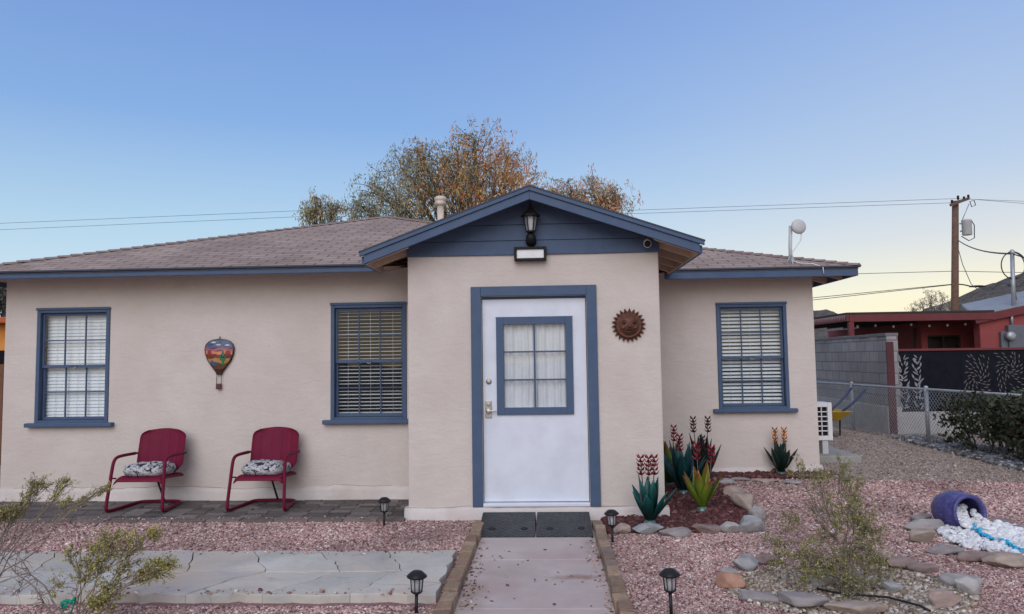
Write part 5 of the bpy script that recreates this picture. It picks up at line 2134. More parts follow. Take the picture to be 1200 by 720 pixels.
# white pebbles pouring out of the jar
x, y = scatter(spill, 2000)
mound = np.exp(-((x-3.78)**2+(y-6.68)**2)/0.05)*0.05
zz = GZ_(x, y)+0.02+RNG.uniform(-0.008, 0.02, len(x))+mound
xi = RNG.normal(0, 0.07, 620); yi = RNG.normal(0, 1, 620)
ax_ = RNG.uniform(-0.10, 0.24, 620)
xi = np.clip(xi*0.85, -0.105, 0.105)
side = Vector((-jd.y, jd.x, 0)).normalized()
px_ = jc.x+jd.x*ax_+side.x*xi
py_ = jc.y+jd.y*ax_+side.y*xi
pz_ = jc.z-0.14+np.abs(xi)*0.45+0.10*np.exp(-((ax_+0.02)/0.16)**2)+RNG.uniform(0, 0.045, 620)
x, y, zz = np.concatenate([x, px_]), np.concatenate([y, py_]), np.concatenate([zz, pz_])
def pebble_mesh(name, label, cat, x, y, z, size, cols, mt):
    bm = bmesh.new()
    bmesh.ops.create_icosphere(bm, subdivisions=2, radius=0.5)
    bv = np.array([v.co[:] for v in bm.verts])
    bf = np.array([[v.index for v in f.verts] for f in bm.faces])
    bm.free()
    n = len(x)
    V = np.repeat(bv[None], n, 0)
    V = V*np.stack([RNG.uniform(0.9, 1.3, n), RNG.uniform(0.75, 1.0, n), RNG.uniform(0.5, 0.8, n)], 1)[:, None, :]
    k1 = RNG.normal(0, 1, (n, 3))
    V *= (1+0.22*np.tanh(np.einsum('nvk,nk->nv', V, k1)))[..., None]
    V *= (size*RNG.lognormal(0, 0.25, n))[:, None, None]
    t = RNG.normal(0, 0.4, n)
    c, s = np.cos(t)[:, None], np.sin(t)[:, None]
    V = np.stack([V[..., 0]*c-V[..., 2]*s, V[..., 1], V[..., 0]*s+V[..., 2]*c], -1)
    t = RNG.uniform(0, 2*PI, n)
    c, s = np.cos(t)[:, None], np.sin(t)[:, None]
    V = np.stack([V[..., 0]*c-V[..., 1]*s, V[..., 0]*s+V[..., 1]*c, V[..., 2]], -1)
    V += np.stack([x, y, z], 1)[:, None, :]
    idx = (bf[None]+len(bv)*np.arange(n)[:, None, None]).ravel()
    cc = np.repeat(np.array(cols)[None]*RNG.uniform(0.82, 1.08, (n, 1)), len(bv), 0)
    o = np_mesh(name, V.reshape(-1, 3), 3, idx, cc, mt, smooth=True)
    tag(o, label, cat, kind='stuff')
# the turquoise stream of glass pebbles runs down the middle
def stream_d(x, y):
    pts = stream
    best = np.full(len(x), 9.0)
    for (a, c), (e, f) in zip(pts, pts[1:]):
        t = np.clip(((x-a)*(e-a)+(y-c)*(f-c))/((e-a)**2+(f-c)**2), 0, 1)
        best = np.minimum(best, np.hypot(x-a-t*(e-a), y-c-t*(f-c)))
    return best
dd = stream_d(x, y)
sb = dd < 0.012+0.012*np.sin(x*9)
pebble_mesh('white_pebbles', 'smooth white pebbles spilling from the blue jar', 'pebbles', x[~sb], y[~sb], zz[~sb], 0.042, (0.74, 0.75, 0.76), M['pebble'])
xs_, ys2 = [], []
for k in range(230):
    t = RNG.uniform(0, 1)
    pts = stream
    i = min(4, int(t*5))
    u = t*5-i
    if 0.41 < t < 0.56:
        continue
    xs_.append(pts[i][0]*(1-u)+pts[i+1][0]*u+RNG.normal(0, 0.017))
    ys2.append(pts[i][1]*(1-u)+pts[i+1][1]*u+RNG.normal(0, 0.017))
xs_, ys2 = np.array(xs_), np.array(ys2)
zs2 = GZ_(xs_, ys2)+0.048+RNG.uniform(-0.005, 0.012, len(xs_))+np.exp(-((xs_-3.78)**2+(ys2-6.68)**2)/0.05)*0.05
M['bluepebble'] = mat('turquoise_glass_pebble', (0.9, 0.9, 0.9), (1.1, 1.1, 1.1), 40, 0.25, attr=True)
pebble_mesh('blue_pebbles', 'thin stream of turquoise pebbles down the middle of the white ones', 'pebbles', xs_, ys2, zs2, 0.021, (0.02, 0.42, 0.70), M['bluepebble'])
# white gravel strip along the chain link fence
x, y = scatter([(5.75, 9.0), (6.9, 9.0), (6.5, 13.4), (5.95, 13.2), (5.85, 11.5)], 900)
zz = GZ_(x, y)+RNG.uniform(0, 0.03, len(x))
gravel('white_gravel', 'pale grey white gravel along the foot of the hedge', 'gravel', x, y, zz, np.full(len(x), 0.045), [(0.32, 0.33, 0.36), (0.44, 0.45, 0.47), (0.18, 0.18, 0.19), (0.10, 0.095, 0.09)], [2, 1.2, 3, 3], M['stone'])

# litter blown onto the walk and along the bricks
n = 70
x = np.concatenate([-0.60+np.abs(RNG.normal(0, 0.07, n)), 0.40-np.abs(RNG.normal(0, 0.05, n//2)), RNG.uniform(-0.58, 0.38, 26), RNG.normal(0.24, 0.14, 14)])
y = np.concatenate([RNG.uniform(4.5, 6.0, n), RNG.uniform(4.5, 6.6, n//2), RNG.uniform(4.4, 6.5, 26), RNG.normal(5.42, 0.09, 14)])
k = (x > -0.595) & (x < 0.395)
x, y = x[k], y[k]
gravel('leaf_litter', 'small brown leaf scraps and grit on the front walk', 'litter', x, y, np.full(len(x), 0.010), np.full(len(x), 0.011), [(0.10, 0.055, 0.035), (0.16, 0.09, 0.05), (0.20, 0.13, 0.09), (0.42, 0.36, 0.30)], [3, 3, 2, 0.5], M['stone'], flat=0.25)

# ------------------------------------------------------------------ foliage helpers
def leaf_cards(P, D, ln, wd, cols):
    """P centres (n,3), D unit directions (n,3), returns verts, idx, cols for bent two-quad leaves"""
    n = len(P)
    side = np.cross(D, RNG.normal(0, 1, (n, 3)))
    side /= np.linalg.norm(side, axis=1, keepdims=True)+1e-9
    ln = np.broadcast_to(ln, n)[:, None]
    wd = np.broadcast_to(wd, n)[:, None]
    nr = np.cross(D, side)
    a = P-D*ln*0.5
    t = P+D*ln*0.5
    l = P+side*wd*0.5+nr*wd*0.15
    r = P-side*wd*0.5+nr*wd*0.15
    V = np.stack([a, r, t, l], 1)
    idx = np.arange(4*n)
    return V.reshape(-1, 3), idx, np.repeat(cols, 4, 0)

def limb(p, q, sag, n=8, wob=0.05, seed=0):
    p, q = Vector(p), Vector(q)
    L_ = (q-p).length
    out = []
    for i in range(n+1):
        t = i/n
        v = p.lerp(q, t)
        v.z += sag*L_*math.sin(PI*t)*0.5
        v += Vector((mnoise.noise((t*3, seed, 1)), mnoise.noise((t*3, seed, 5)), mnoise.noise((t*3, seed, 9))))*wob*L_*math.sin(PI*t)
        out.append(v)
    return out

def weeping_tree(name, label, base, trunk_top, lobes, n_twig, leaf_n, ln, wd, palette_fn, droop=1.0, seed=1, cat='tree', group=None, trunk_r=0.22):
    rnd = random.Random(seed)
    T = thing(name, label, cat, base, group)
    b = MB()
    base = Vector(base)
    tt = Vector(trunk_top)
    tp = limb(base, tt, 0, 8, 0.06, seed)
    b.tube(tp, [trunk_r*(1-0.5*i/8) for i in range(9)], 10)
    LV, LC, LD = [], [], []
    for k, (c, rad, wgt) in enumerate(lobes):
        c = Vector(c)
        st = tp[rnd.randint(5, 8)]
        lp = limb(st, c+Vector((0, 0, rad*0.25)), 0.12, 9, 0.08, seed+k*3.1)
        b.tube(lp, [trunk_r*0.42*(1-0.85*i/9)+0.012 for i in range(10)], 6)
        for j in range(int(n_twig*wgt)):
            # a twig starts on the outer half of the limb and arcs out, then hangs
            s = lp[rnd.randint(4, 9)]
            while True:
                d = Vector((rnd.uniform(-1, 1), rnd.uniform(-1, 1), rnd.uniform(-0.75, 1)))
                if 0.05 < d.length < 1:
                    break
            tip = c+d*rad*(rnd.uniform(1.0, 1.45) if rnd.random() < 0.25 else 1.0)
            arc = limb(s, tip, 0.25, 5, 0.10, seed+j*0.37+k)
            if j % 3 == 0:
                b.tube(arc, [0.016, 0.013, 0.011, 0.009, 0.007, 0.006], 4, cap=False)
            hang = rnd.uniform(0.35, 1.05)*droop*(0.6+0.4*rad)
            n_l = leaf_n
            path = arc[2:]
            end = path[-1]
            dirh = Vector((d.x*0.3, d.y*0.3, 0))
            col = palette_fn(c, tip, rnd)
            for q in range(n_l):
                t = rnd.random()
                if t < 0.4:
                    i = min(len(path)-2, int(t/0.4*(len(path)-1)))
                    p = path[i].lerp(path[i+1], rnd.random())
                    dr = Vector((rnd.gauss(0, 1), rnd.gauss(0, 1), rnd.gauss(-0.2, 0.6)))
                else:
                    u = (t-0.4)/0.6
                    p = end+dirh*hang*u*1.2+Vector((0, 0, -hang*u*u*0.8-hang*0.2*u))
                    dr = Vector((rnd.gauss(0, 0.5), rnd.gauss(0, 0.5), -1))
                p = p+Vector((rnd.gauss(0, 0.06), rnd.gauss(0, 0.06), rnd.gauss(0, 0.06)))
                LV.append(p)
                LD.append(dr.normalized())
                g = rnd.uniform(0.75, 1.3)
                LC.append((col[0]*g, col[1]*g, col[2]*g))
    b.build('trunk', 'bark', T)
    P = np.array([v[:] for v in LV])
    D = np.array([v[:] for v in LD])
    V, idx, cc = leaf_cards(P, D, ln*RNG.uniform(0.7, 1.3, len(P)), wd*RNG.uniform(0.7, 1.3, len(P)), np.array(LC))
    o = np_mesh('crown', V-np.array(wloc(T)[:]), 4, idx, cc, M['leaf'])
    o.parent = T
    print(name, len(P))
    return T

OL, GG, BR, OG, RS, PL = (0.22, 0.205, 0.085), (0.26, 0.26, 0.17), (0.36, 0.21, 0.085), (0.55, 0.26, 0.065), (0.52, 0.18, 0.08), (0.52, 0.36, 0.22)
def pal_main(c, tip, rnd):
    # grey green on the left, brown in the middle, rust coloured right of the middle
    x = tip.x+rnd.gauss(0, 0.5)
    h = tip.z+rnd.gauss(0, 0.3)
    r = rnd.random()
    if x < -3.4:
        return GG if r < 0.55 else (OL if r < 0.85 else BR)
    if x < -2.2:
        return OL if r < 0.5 else (BR if r < 0.8 else (OG if r < 0.9 else GG))
    if x < -0.3:
        return OG if r < 0.33 else (BR if r < 0.65 else (RS if r < 0.8 else OL))
    return PL if r < 0.5 else (BR if r < 0.7 else (GG if r < 0.85 else RS))
TY = 20.0
def lob(px, py, rpx, dy=0, w=1.0):
    p = on_y(px, py, TY+dy)
    return ((p.x, p.y, p.z), rpx*TY/FPX, w)
lobes = [lob(440, 232, 32, 0, 1.0), lob(470, 205, 36, 0.8, 1.1), lob(488, 182, 24, 0.2, 0.8), lob(500, 222, 42, -0.6, 1.6), lob(525, 196, 38, 0.3, 1.4), lob(556, 172, 36, 0, 1.1), lob(570, 205, 44, -0.8, 1.7), lob(596, 196, 38, 0.8, 1.2),
         lob(540, 240, 45, 0.8, 1.6), lob(615, 228, 40, 0, 1.1), lob(590, 250, 40, -0.4, 1.2), lob(470, 250, 38, -0.3, 1.3), lob(420, 245, 20, 0.3, 0.6)]
weeping_tree('pepper_tree', 'large drooping tree with olive and rust coloured leaves behind the roof', (-2.0, TY, 0), (-1.9, TY, 3.4), lobes, 58, 27, 0.12, 0.026, pal_main, 1.2, 3, group=None)
lobes = [lob(376, 240, 20, 0.0, 1.0), lob(366, 250, 12, 0.5, 0.6), lob(394, 245, 15, 0.3, 0.8)]
weeping_tree('pepper_tree', 'small grey green drooping tree top left of the large tree behind the roof', (-6.5, TY+0.3, 0), (-6.3, TY, 3.9), lobes, 40, 24, 0.12, 0.026, lambda c, t, r: r.choice([GG, GG, OL, OL, PL]), 0.8, 8, trunk_r=0.12)
lobes = [lob(668, 226, 20, 0.0, 0.8), lob(695, 228, 26, 0.4, 1.2), lob(722, 234, 20, 0.0, 1.0), lob(650, 232, 16, 0.3, 0.6), lob(700, 250, 28, 0, 0.8)]
weeping_tree('pepper_tree', 'pale brown feathery tree right of the large tree, above the porch gable', (1.8, TY+0.2, 0), (1.7, TY, 3.6), lobes, 52, 24, 0.12, 0.026, lambda c, t, r: r.choice([PL, PL, BR, GG, OL, RS]), 0.8, 14, trunk_r=0.13)
# thin desert tree beyond the patio roof on the right
TY = 42.0
lobes = [lob(1092, 349, 12, 0, 1), lob(1080, 358, 12, 1, 0.8), lob(1105, 356, 12, -1, 0.8), lob(1070, 364, 8, 0, 0.5)]
weeping_tree('mesquite_tree', 'thin pale tree beyond the red patio roof, left of the utility pole', (21.5, TY, 0), (21.4, TY, 2.4), lobes, 26, 13, 0.14, 0.035, lambda c, t, r: r.choice([(0.44, 0.37, 0.28), (0.38, 0.32, 0.26), (0.30, 0.28, 0.2)]), 0.3, 21, trunk_r=0.14)
# tree glimpsed past the left corner of the house
TY = 24.0
lobes = [lob(-14, 345, 20, 0, 1.2), lob(2, 352, 12, 1, 0.8), lob(-30, 365, 22, 0, 1), lob(0, 340, 8, 1, 0.5)]
weeping_tree('mesquite_tree', 'dark tree past the left corner of the house, above the orange wall', (-18.2, TY, 0), (-18.0, TY, 2.2), lobes, 60, 18, 0.14, 0.05, lambda c, t, r: r.choice([(0.055, 0.06, 0.04), (0.08, 0.08, 0.05), (0.1, 0.09, 0.07)]), 0.4, 31, trunk_r=0.12)

# ------------------------------------------------------------------ creosote shrubs
def shrub(label, base, clumps, seed, bare=(), stem_r=0.0038, leaf=0.0135, cols=None, n_f=1.0):
    """clumps: (centre Vector, radius, leaf count)"""
    rnd = random.Random(seed)
    base = Vector(base)
    T = thing('creosote_shrub', label, 'shrub', base, 'creosote shrubs in the front yard')
    b = MB()
    LV, LD, LC = [], [], []
    cols = cols or [(0.37, 0.335, 0.08), (0.29, 0.27, 0.065), (0.46, 0.41, 0.13), (0.21, 0.20, 0.065), (0.38, 0.32, 0.13)]
    stems = []
    for k, (c, rad, nl) in enumerate(clumps):
        st = base+Vector((rnd.uniform(-0.05, 0.05), rnd.uniform(-0.05, 0.05), 0))
        if stems and rnd.random() < 0.45:
            # branch off the nearest stem already grown
            near = min(stems, key=lambda s: (s[-1]-c).length)
            st = near[rnd.randint(2, 5)]
            r0 = stem_r*0.6
        else:
            r0 = stem_r
        p = limb(st, c, 0.10, 9, 0.10, seed+k*1.9)
        stems.append(p)
        b.tube(p, [r0*(1-0.75*i/9)+0.0012 for i in range(10)], 5)
        ntw = max(5, int(nl*n_f/14))
        for j in range(ntw):
            s = p[rnd.randint(7, 9)] if rnd.random() < 0.75 else p[rnd.randint(4, 7)]
            while True:
                d = Vector((rnd.uniform(-1, 1), rnd.uniform(-1, 1), rnd.uniform(-0.7, 1)))
                if d.length < 1:
                    break
            tip = c+d*rad
            tw = limb(s, tip, 0.1, 5, 0.12, seed+j*0.7+k)
            b.tube(tw, [0.0024, 0.0021, 0.0018, 0.0015, 0.0013, 0.001], 4, cap=False)
            for m in range(3):
                e = tip+Vector((rnd.gauss(0, 1), rnd.gauss(0, 1), rnd.gauss(0.2, 0.8)))*rad*0.30
                s2 = tw[rnd.randint(2, 4)]
                t2 = limb(s2, e, 0.05, 3, 0.1, seed+j+m*0.3)
                b.tube(t2, [0.0014, 0.0012, 0.001, 0.0008], 3, cap=False)
                for q in range(int(13*rnd.uniform(0.5, 1.5))):
                    t = rnd.uniform(0.15, 1)
                    i = min(2, int(t*3))
                    pp = t2[i].lerp(t2[i+1], t*3-i)+Vector((rnd.gauss(0, 1), rnd.gauss(0, 1), rnd.gauss(0, 1)))*0.006
                    LV.append(pp)
                    LD.append(Vector((rnd.gauss(0, 1), rnd.gauss(0, 1), rnd.gauss(0.5, 1))).normalized())
                    c_ = rnd.choice(cols)
                    g = rnd.uniform(0.8, 1.25)
                    LC.append((c_[0]*g, c_[1]*g, c_[2]*g))
    for (p, q) in bare:
        pa = limb(p, q, -0.06, 10, 0.08, seed+3.3)
        b.tube(pa, [0.0055*(1-0.8*i/10)+0.0013 for i in range(11)], 5)
        for j in range(16):
            s = pa[rnd.randint(3, 10)]
            e = s+Vector((rnd.gauss(-0.02, 0.09), rnd.gauss(0, 0.08), rnd.gauss(0.0, 0.10)))
            tw = limb(s, e, 0.1, 4, 0.25, j*1.3)
            b.tube(tw, [0.0026, 0.0022, 0.0018, 0.0014, 0.001], 4, cap=False)
            for m in range(3):
                e2 = tw[rnd.randint(1, 4)]
                b.tube(limb(e2, e2+Vector((rnd.gauss(0, .05), rnd.gauss(0, .05), rnd.gauss(0, .05))), 0.1, 3, 0.2, j+m), [0.0014, 0.0012, 0.001, 0.0008], 3, cap=False)
    b.build('stems', 'twig', T)
    P = np.array([v[:] for v in LV])
    D = np.array([v[:] for v in LD])
    V, idx, cc = leaf_cards(P, D, leaf*RNG.uniform(0.7, 1.4, len(P)), leaf*0.55*RNG.uniform(0.7, 1.3, len(P)), np.array(LC))
    o = np_mesh('leaves', V-np.array(wloc(T)[:]), 4, idx, cc, M['leaf'])
    o.parent = T
    print('shrub', len(P))
    return T

def cl(px, py, y, rpx, n):
    return (on_y(px, py, y), rpx*0.98*y/FPX, int(n*1.2))
R_CL = [cl(985, 556, 5.35, 22, 330), cl(962, 566, 5.2, 20, 240), cl(1004, 575, 5.3, 16, 170), cl(935, 548, 5.3, 15, 110), cl(1000, 604, 5.15, 26, 480), cl(1022, 622, 5.2, 24, 420), cl(1010, 645, 5.05, 28, 520), cl(980, 628, 5.3, 22, 260),
        cl(960, 600, 5.4, 18, 110), cl(925, 612, 5.3, 18, 150), cl(905, 640, 5.25, 20, 120), cl(935, 648, 5.1, 24, 240), cl(912, 658, 5.2, 14, 130), cl(960, 658, 5.15, 28, 420), cl(992, 668, 5.0, 28, 420), cl(1030, 668, 5.1, 20, 240), cl(945, 672, 5.0, 20, 180), cl(975, 600, 5.1, 14, 80), cl(1000, 690, 4.95, 26, 240)]
shrub('open yellow green creosote shrub inside the rock ring, right of the walk', (1.95, 5.12, 0), R_CL, 5, cols=[(0.24, 0.24, 0.06), (0.17, 0.18, 0.05), (0.33, 0.31, 0.10), (0.12, 0.13, 0.045), (0.28, 0.25, 0.11)], n_f=0.80)
L_CL = [cl(132, 636, 4.6, 20, 420), cl(112, 640, 4.7, 14, 130), cl(184, 622, 4.65, 11, 170), cl(160, 636, 4.6, 14, 150), cl(185, 668, 4.5, 18, 380), cl(200, 660, 4.45, 10, 150), cl(168, 676, 4.5, 12, 180), cl(110, 662, 4.55, 18, 300), cl(88, 648, 4.6, 14, 100), cl(150, 662, 4.6, 16, 160), cl(128, 690, 4.5, 22, 240), cl(95, 676, 4.5, 16, 110), cl(118, 706, 4.4, 22, 300), cl(60, 690, 4.5, 16, 60)]
shrub('creosote shrub with a green ribbon at its foot, lower left corner', (-2.83, 4.42, 0), L_CL, 9, bare=[((-2.92, 4.45, 0.02), on_y(-4, 644, 4.5)), ((-2.90, 4.45, 0.05), on_y(20, 650, 4.6))])
F_CL = [cl(48, 568, 4.9, 15, 200), cl(35, 584, 4.9, 13, 160), cl(80, 564, 5.0, 12, 120), cl(68, 582, 4.9, 13, 90), cl(90, 586, 5.0, 11, 90), cl(104, 586, 4.95, 8, 90), cl(122, 573, 4.9, 9, 150), cl(10, 600, 4.8, 14, 210), cl(-5, 606, 4.8, 18, 260), cl(20, 600, 4.9, 10, 100)]
shrub('creosote shrub reaching in from the left edge, tips in front of the patio', (-3.75, 4.75, 0), F_CL, 12, leaf=0.012)
# green ribbon tied to the small shrub
T = thing('ribbon', 'bright green ribbon tied in a bow at the foot of the left shrub', 'ribbon', on_y(82, 712, 4.38))
c = on_y(84, 706, 4.38)
for k, pts in enumerate(([(0, 0, 0), (-0.03, -0.01, 0.015), (-0.065, 0.0, -0.01), (-0.06, 0.01, -0.035), (-0.025, 0, -0.012)], [(0, 0, 0), (0.02, -0.012, 0.025), (0.028, 0.0, 0.012), (0.01, 0.01, -0.01)], [(0, 0, 0), (0.015, -0.01, -0.03), (0.006, -0.02, -0.06), (0.022, -0.015, -0.10)])):
    b = MB()
    wv = 0.012
    prev = None
    pts = [c+Vector(p) for p in pts]
    sm = []
    for i in range(len(pts)-1):
        for q in range(4):
            sm.append(pts[i].lerp(pts[i+1], q/4))
    sm.append(pts[-1])
    rows = [(b.v(p+Vector((0.004*math.sin(i), 0, -wv))), b.v(p+Vector((-0.004*math.sin(i), 0.006*math.sin(i*1.3), wv)))) for i, p in enumerate(sm)]
    for A, B in zip(rows, rows[1:]):
        b.f([A[0], A[1], B[1], B[0]], True)
    b.build(['loop', 'loop', 'tail'][k], 'ribbon', T, solid=0.002)

# drip hose on the right
b = MB()
hp = [on_ground(958, 690, 0.03), on_ground(975, 694, 0.05), on_ground(1000, 697, 0.04), on_ground(1040, 700, 0.05), on_ground(1078, 710, 0.04), on_ground(1090, 716, 0.03)]
b.tube(hp, 0.007, 8)
T = b.build('drip_hose', 'blackplastic', None)
tag(T, 'thin black irrigation hose lying on the tan gravel under the shrub', 'hose')

# ------------------------------------------------------------------ right side: slab, heat pump, barrow
b = MB()
b.box(3.37, 4.22, 10.28, 11.7, 0.02, 0.20)
tag(b.build('concrete_slab', 'slabcon', None, bevel=0.012), 'grey concrete slab on the ground behind the right corner of the house', 'slab')
T = thing('heat_pump', 'white outdoor heat pump unit with square grille behind the right corner', 'air conditioner', (3.68, 10.75, 0.30))
b = MB()
x0, x1, y0, y1, z0, z1 = 3.42, 3.935, 10.5, 10.82, 0.385, 0.90
frame_rect(b, x0, x1, y0, y0+0.05, z0, z1, 0.045) if False else None
b.box(x0, x1, y0+0.055, y1, z0, z1)
b.build('casing', 'white', T, bevel=0.02)
b = MB()
frame_rect(b, x0, x1, z0, z1, y0, y0+0.053, 0.06)
nx, nz = 5, 6
for i in range(1, nx):
    xx = x0+0.06+(x1-x0-0.12)*i/nx
    b.box(xx-0.006, xx+0.006, y0+0.008, y0+0.03, z0+0.06, z1-0.06)
for j in range(1, nz):
    zz = z0+0.06+(z1-z0-0.12)*j/nz
    for i in range(nx):
        xa = x0+0.06+(x1-x0-0.12)*i/nx+(0.006 if i else 0)
        xb = x0+0.06+(x1-x0-0.12)*(i+1)/nx-(0.006 if i < nx-1 else 0)
        b.box(xa, xb, y0+0.008, y0+0.03, zz-0.007, zz+0.007)
b.build('grille', 'white', T, bevel=0.004)
b = MB()
b.box(x0+0.06, x1-0.06, y0+0.045, y0+0.0535, z0+0.06, z1-0.06)
b.build('dark_recess', 'black', T)
for xx in (x0+0.08, x1-0.10):
    b = MB()
    b.box(xx-0.04, xx+0.04, y0+0.02, y1, 0.19, 0.384)
    b.build('foot', 'lightgrey', T, bevel=0.004)

# wheelbarrow
wb = on_ground(985, 503)
T = thing('wheelbarrow', 'yellow wheelbarrow with a blue handle parked behind the heat pump', 'wheelbarrow', (5.25, 13.6, 0.1))
def WP(px, py, y):
    return on_y(px, py, y)
b = MB()
lip = on_y(990, 481, 13.8)
cx_, cy_, cz_ = lip.x-0.42, 13.8, lip.z-0.72
top = [(-0.45, -0.33, 0.62), (0.42, -0.33, 0.62), (0.42, 0.33, 0.62), (-0.45, 0.33, 0.62)]
botm = [(-0.20, -0.2, 0.30), (0.22, -0.2, 0.28), (0.22, 0.2, 0.28), (-0.20, 0.2, 0.30)]
Vt = [b.v((cx_+p[0], cy_+p[1], p[2]+0.1+cz_)) for p in top]
Vb = [b.v((cx_+p[0], cy_+p[1], p[2]+0.1)) for p in botm]
b.f(Vb)
for i in range(4):
    b.f([Vt[i], Vt[(i+1) % 4], Vb[(i+1) % 4], Vb[i]])
b.build('tray', 'yellow', T, solid=0.012)
for s in (-1, 1):
    b = MB()
    b.tube([(cx_+0.05, cy_+s*0.2, 0.36), (cx_+0.42, cy_+s*0.27, 0.66), (cx_+0.56, cy_+s*0.29, 0.80), (cx_+0.68, cy_+s*0.30, 0.94)], 0.02, 8)
    b.build('handle', 'bluehandle', T)
    b = MB()
    b.tube([(cx_+0.25, cy_+s*0.2, 0.42), (cx_+0.22, cy_+s*0.24, 0.11), (cx_+0.12, cy_+s*0.24, 0.11), (cx_+0.0, cy_+s*0.2, 0.36)], 0.015, 6)
    b.build('leg', 'black', T)
b = MB()
b.lathe([(0.13, -0.03), (0.175, -0.045), (0.19, 0), (0.175, 0.045), (0.13, 0.03)], 20, Matrix.Translation((cx_-0.35, cy_, 0.29)) @ RX, capb=True)
b.build('wheel', 'tyre', T)

# ------------------------------------------------------------------ chain link fence along the lot line
FXs = lambda y: 6.12-0.115*(y-12.3) if y > 12.3 else 6.12
def fx(y):
    return 6.12-0.11*(y-12.3)
T = thing('chain_link_fence', 'low galvanised chain link fence along the right side of the yard', 'fence', (fx(12), 12, 0.1))
FH = 0.88
F0, F1 = 8.0, 18.0
for y in (9.6, 12.31, 14.6, 17.2):
    b = MB()
    b.tube([(fx(y), y, 0.0), (fx(y), y, 0.1+FH+0.03)], 0.032, 10)
    b.ball((fx(y), y, 0.1+FH+0.03), (0.036, 0.036, 0.03), 10, 6)
    b.build('post', 'galv', T)
b = MB()
b.tube([(fx(F0)-0.0, F0, 0.1+FH), (fx(F1), F1, 0.1+FH)], 0.021, 8)
b.build('top_rail', 'galv', T)
b = MB()
pitch_ = 0.075
nn = int((F1-F0)/pitch_)
hgt = FH-0.04
for k in range(-int(hgt/pitch_)-1, nn):
    for s in (1, -1):
        ya = F0+k*pitch_
        if s > 0:
            y_a, z_a, y_b, z_b = ya, 0.12, ya+hgt, 0.12+hgt
        else:
            y_a, z_a, y_b, z_b = ya, 0.12+hgt, ya+hgt, 0.12
        # clip to the run
        if y_a < F0:
            t = (F0-y_a)/(y_b-y_a)
            z_a = z_a+(z_b-z_a)*t
            y_a = F0
        if y_b > F1:
            t = (F1-y_a)/(y_b-y_a)
            z_b = z_a+(z_b-z_a)*t
            y_b = F1
        if y_b-y_a < 0.02:
            continue
        b.tube([(fx(y_a)+s*0.003-0.03, y_a, z_a), (fx(y_b)+s*0.003-0.03, y_b, z_b)], 0.0036, 3, cap=False, smooth=False)
b.build('wire_mesh', 'galv', T, fix=False)

# block wall continuing the lot line towards the back
T = thing('block_wall', 'grey concrete block wall behind the chain link fence', 'wall', (6.2, 17, 0.1))
b = MB()
bx0 = 6.22
def bxx(y):
    return bx0+0.02*(y-13.75)
Y0, Y1 = 13.84, 24.0
P = [(bxx(Y0), Y0), (bxx(Y0)+0.2, Y0), (bxx(Y1)+0.2, Y1), (bxx(Y1), Y1)]
zb_, zt_ = 0.60, 1.88
for i in range(4):
    a, c = P[i], P[(i+1) % 4]
    ln = math.hypot(a[0]-c[0], a[1]-c[1])
    b.poly([(a[0], a[1], zb_), (c[0], c[1], zb_), (c[0], c[1], zt_), (a[0], a[1], zt_)], uvs=[(0, 0), (ln, 0), (ln, zt_-zb_), (0, zt_-zb_)])
b.poly([(p[0], p[1], zt_) for p in P], uvs=[(0, 0.05), (0.15, 0.05), (0.15, 0.15), (0, 0.15)])
b.build('blocks', 'block', T)
b = MB()
b.beam((bxx(Y0)+0.09, Y0, 0.325), (bxx(Y1)+0.09, Y1, 0.325), 0.26, 0.55)
b.build('footing', 'footing', T, bevel=0.01)
b = MB()
y = Y0
while y < Y1:
    dx = random.uniform(-0.012, 0.012)
    b.box(bxx(y)-0.015+dx, bxx(y)+0.215+dx, y+0.004, min(y+0.396, Y1), zt_+0.003, zt_+0.055+random.uniform(-0.004, 0.01))
    y += 0.4
b.build('cap_course', 'block', T, bevel=0.006)

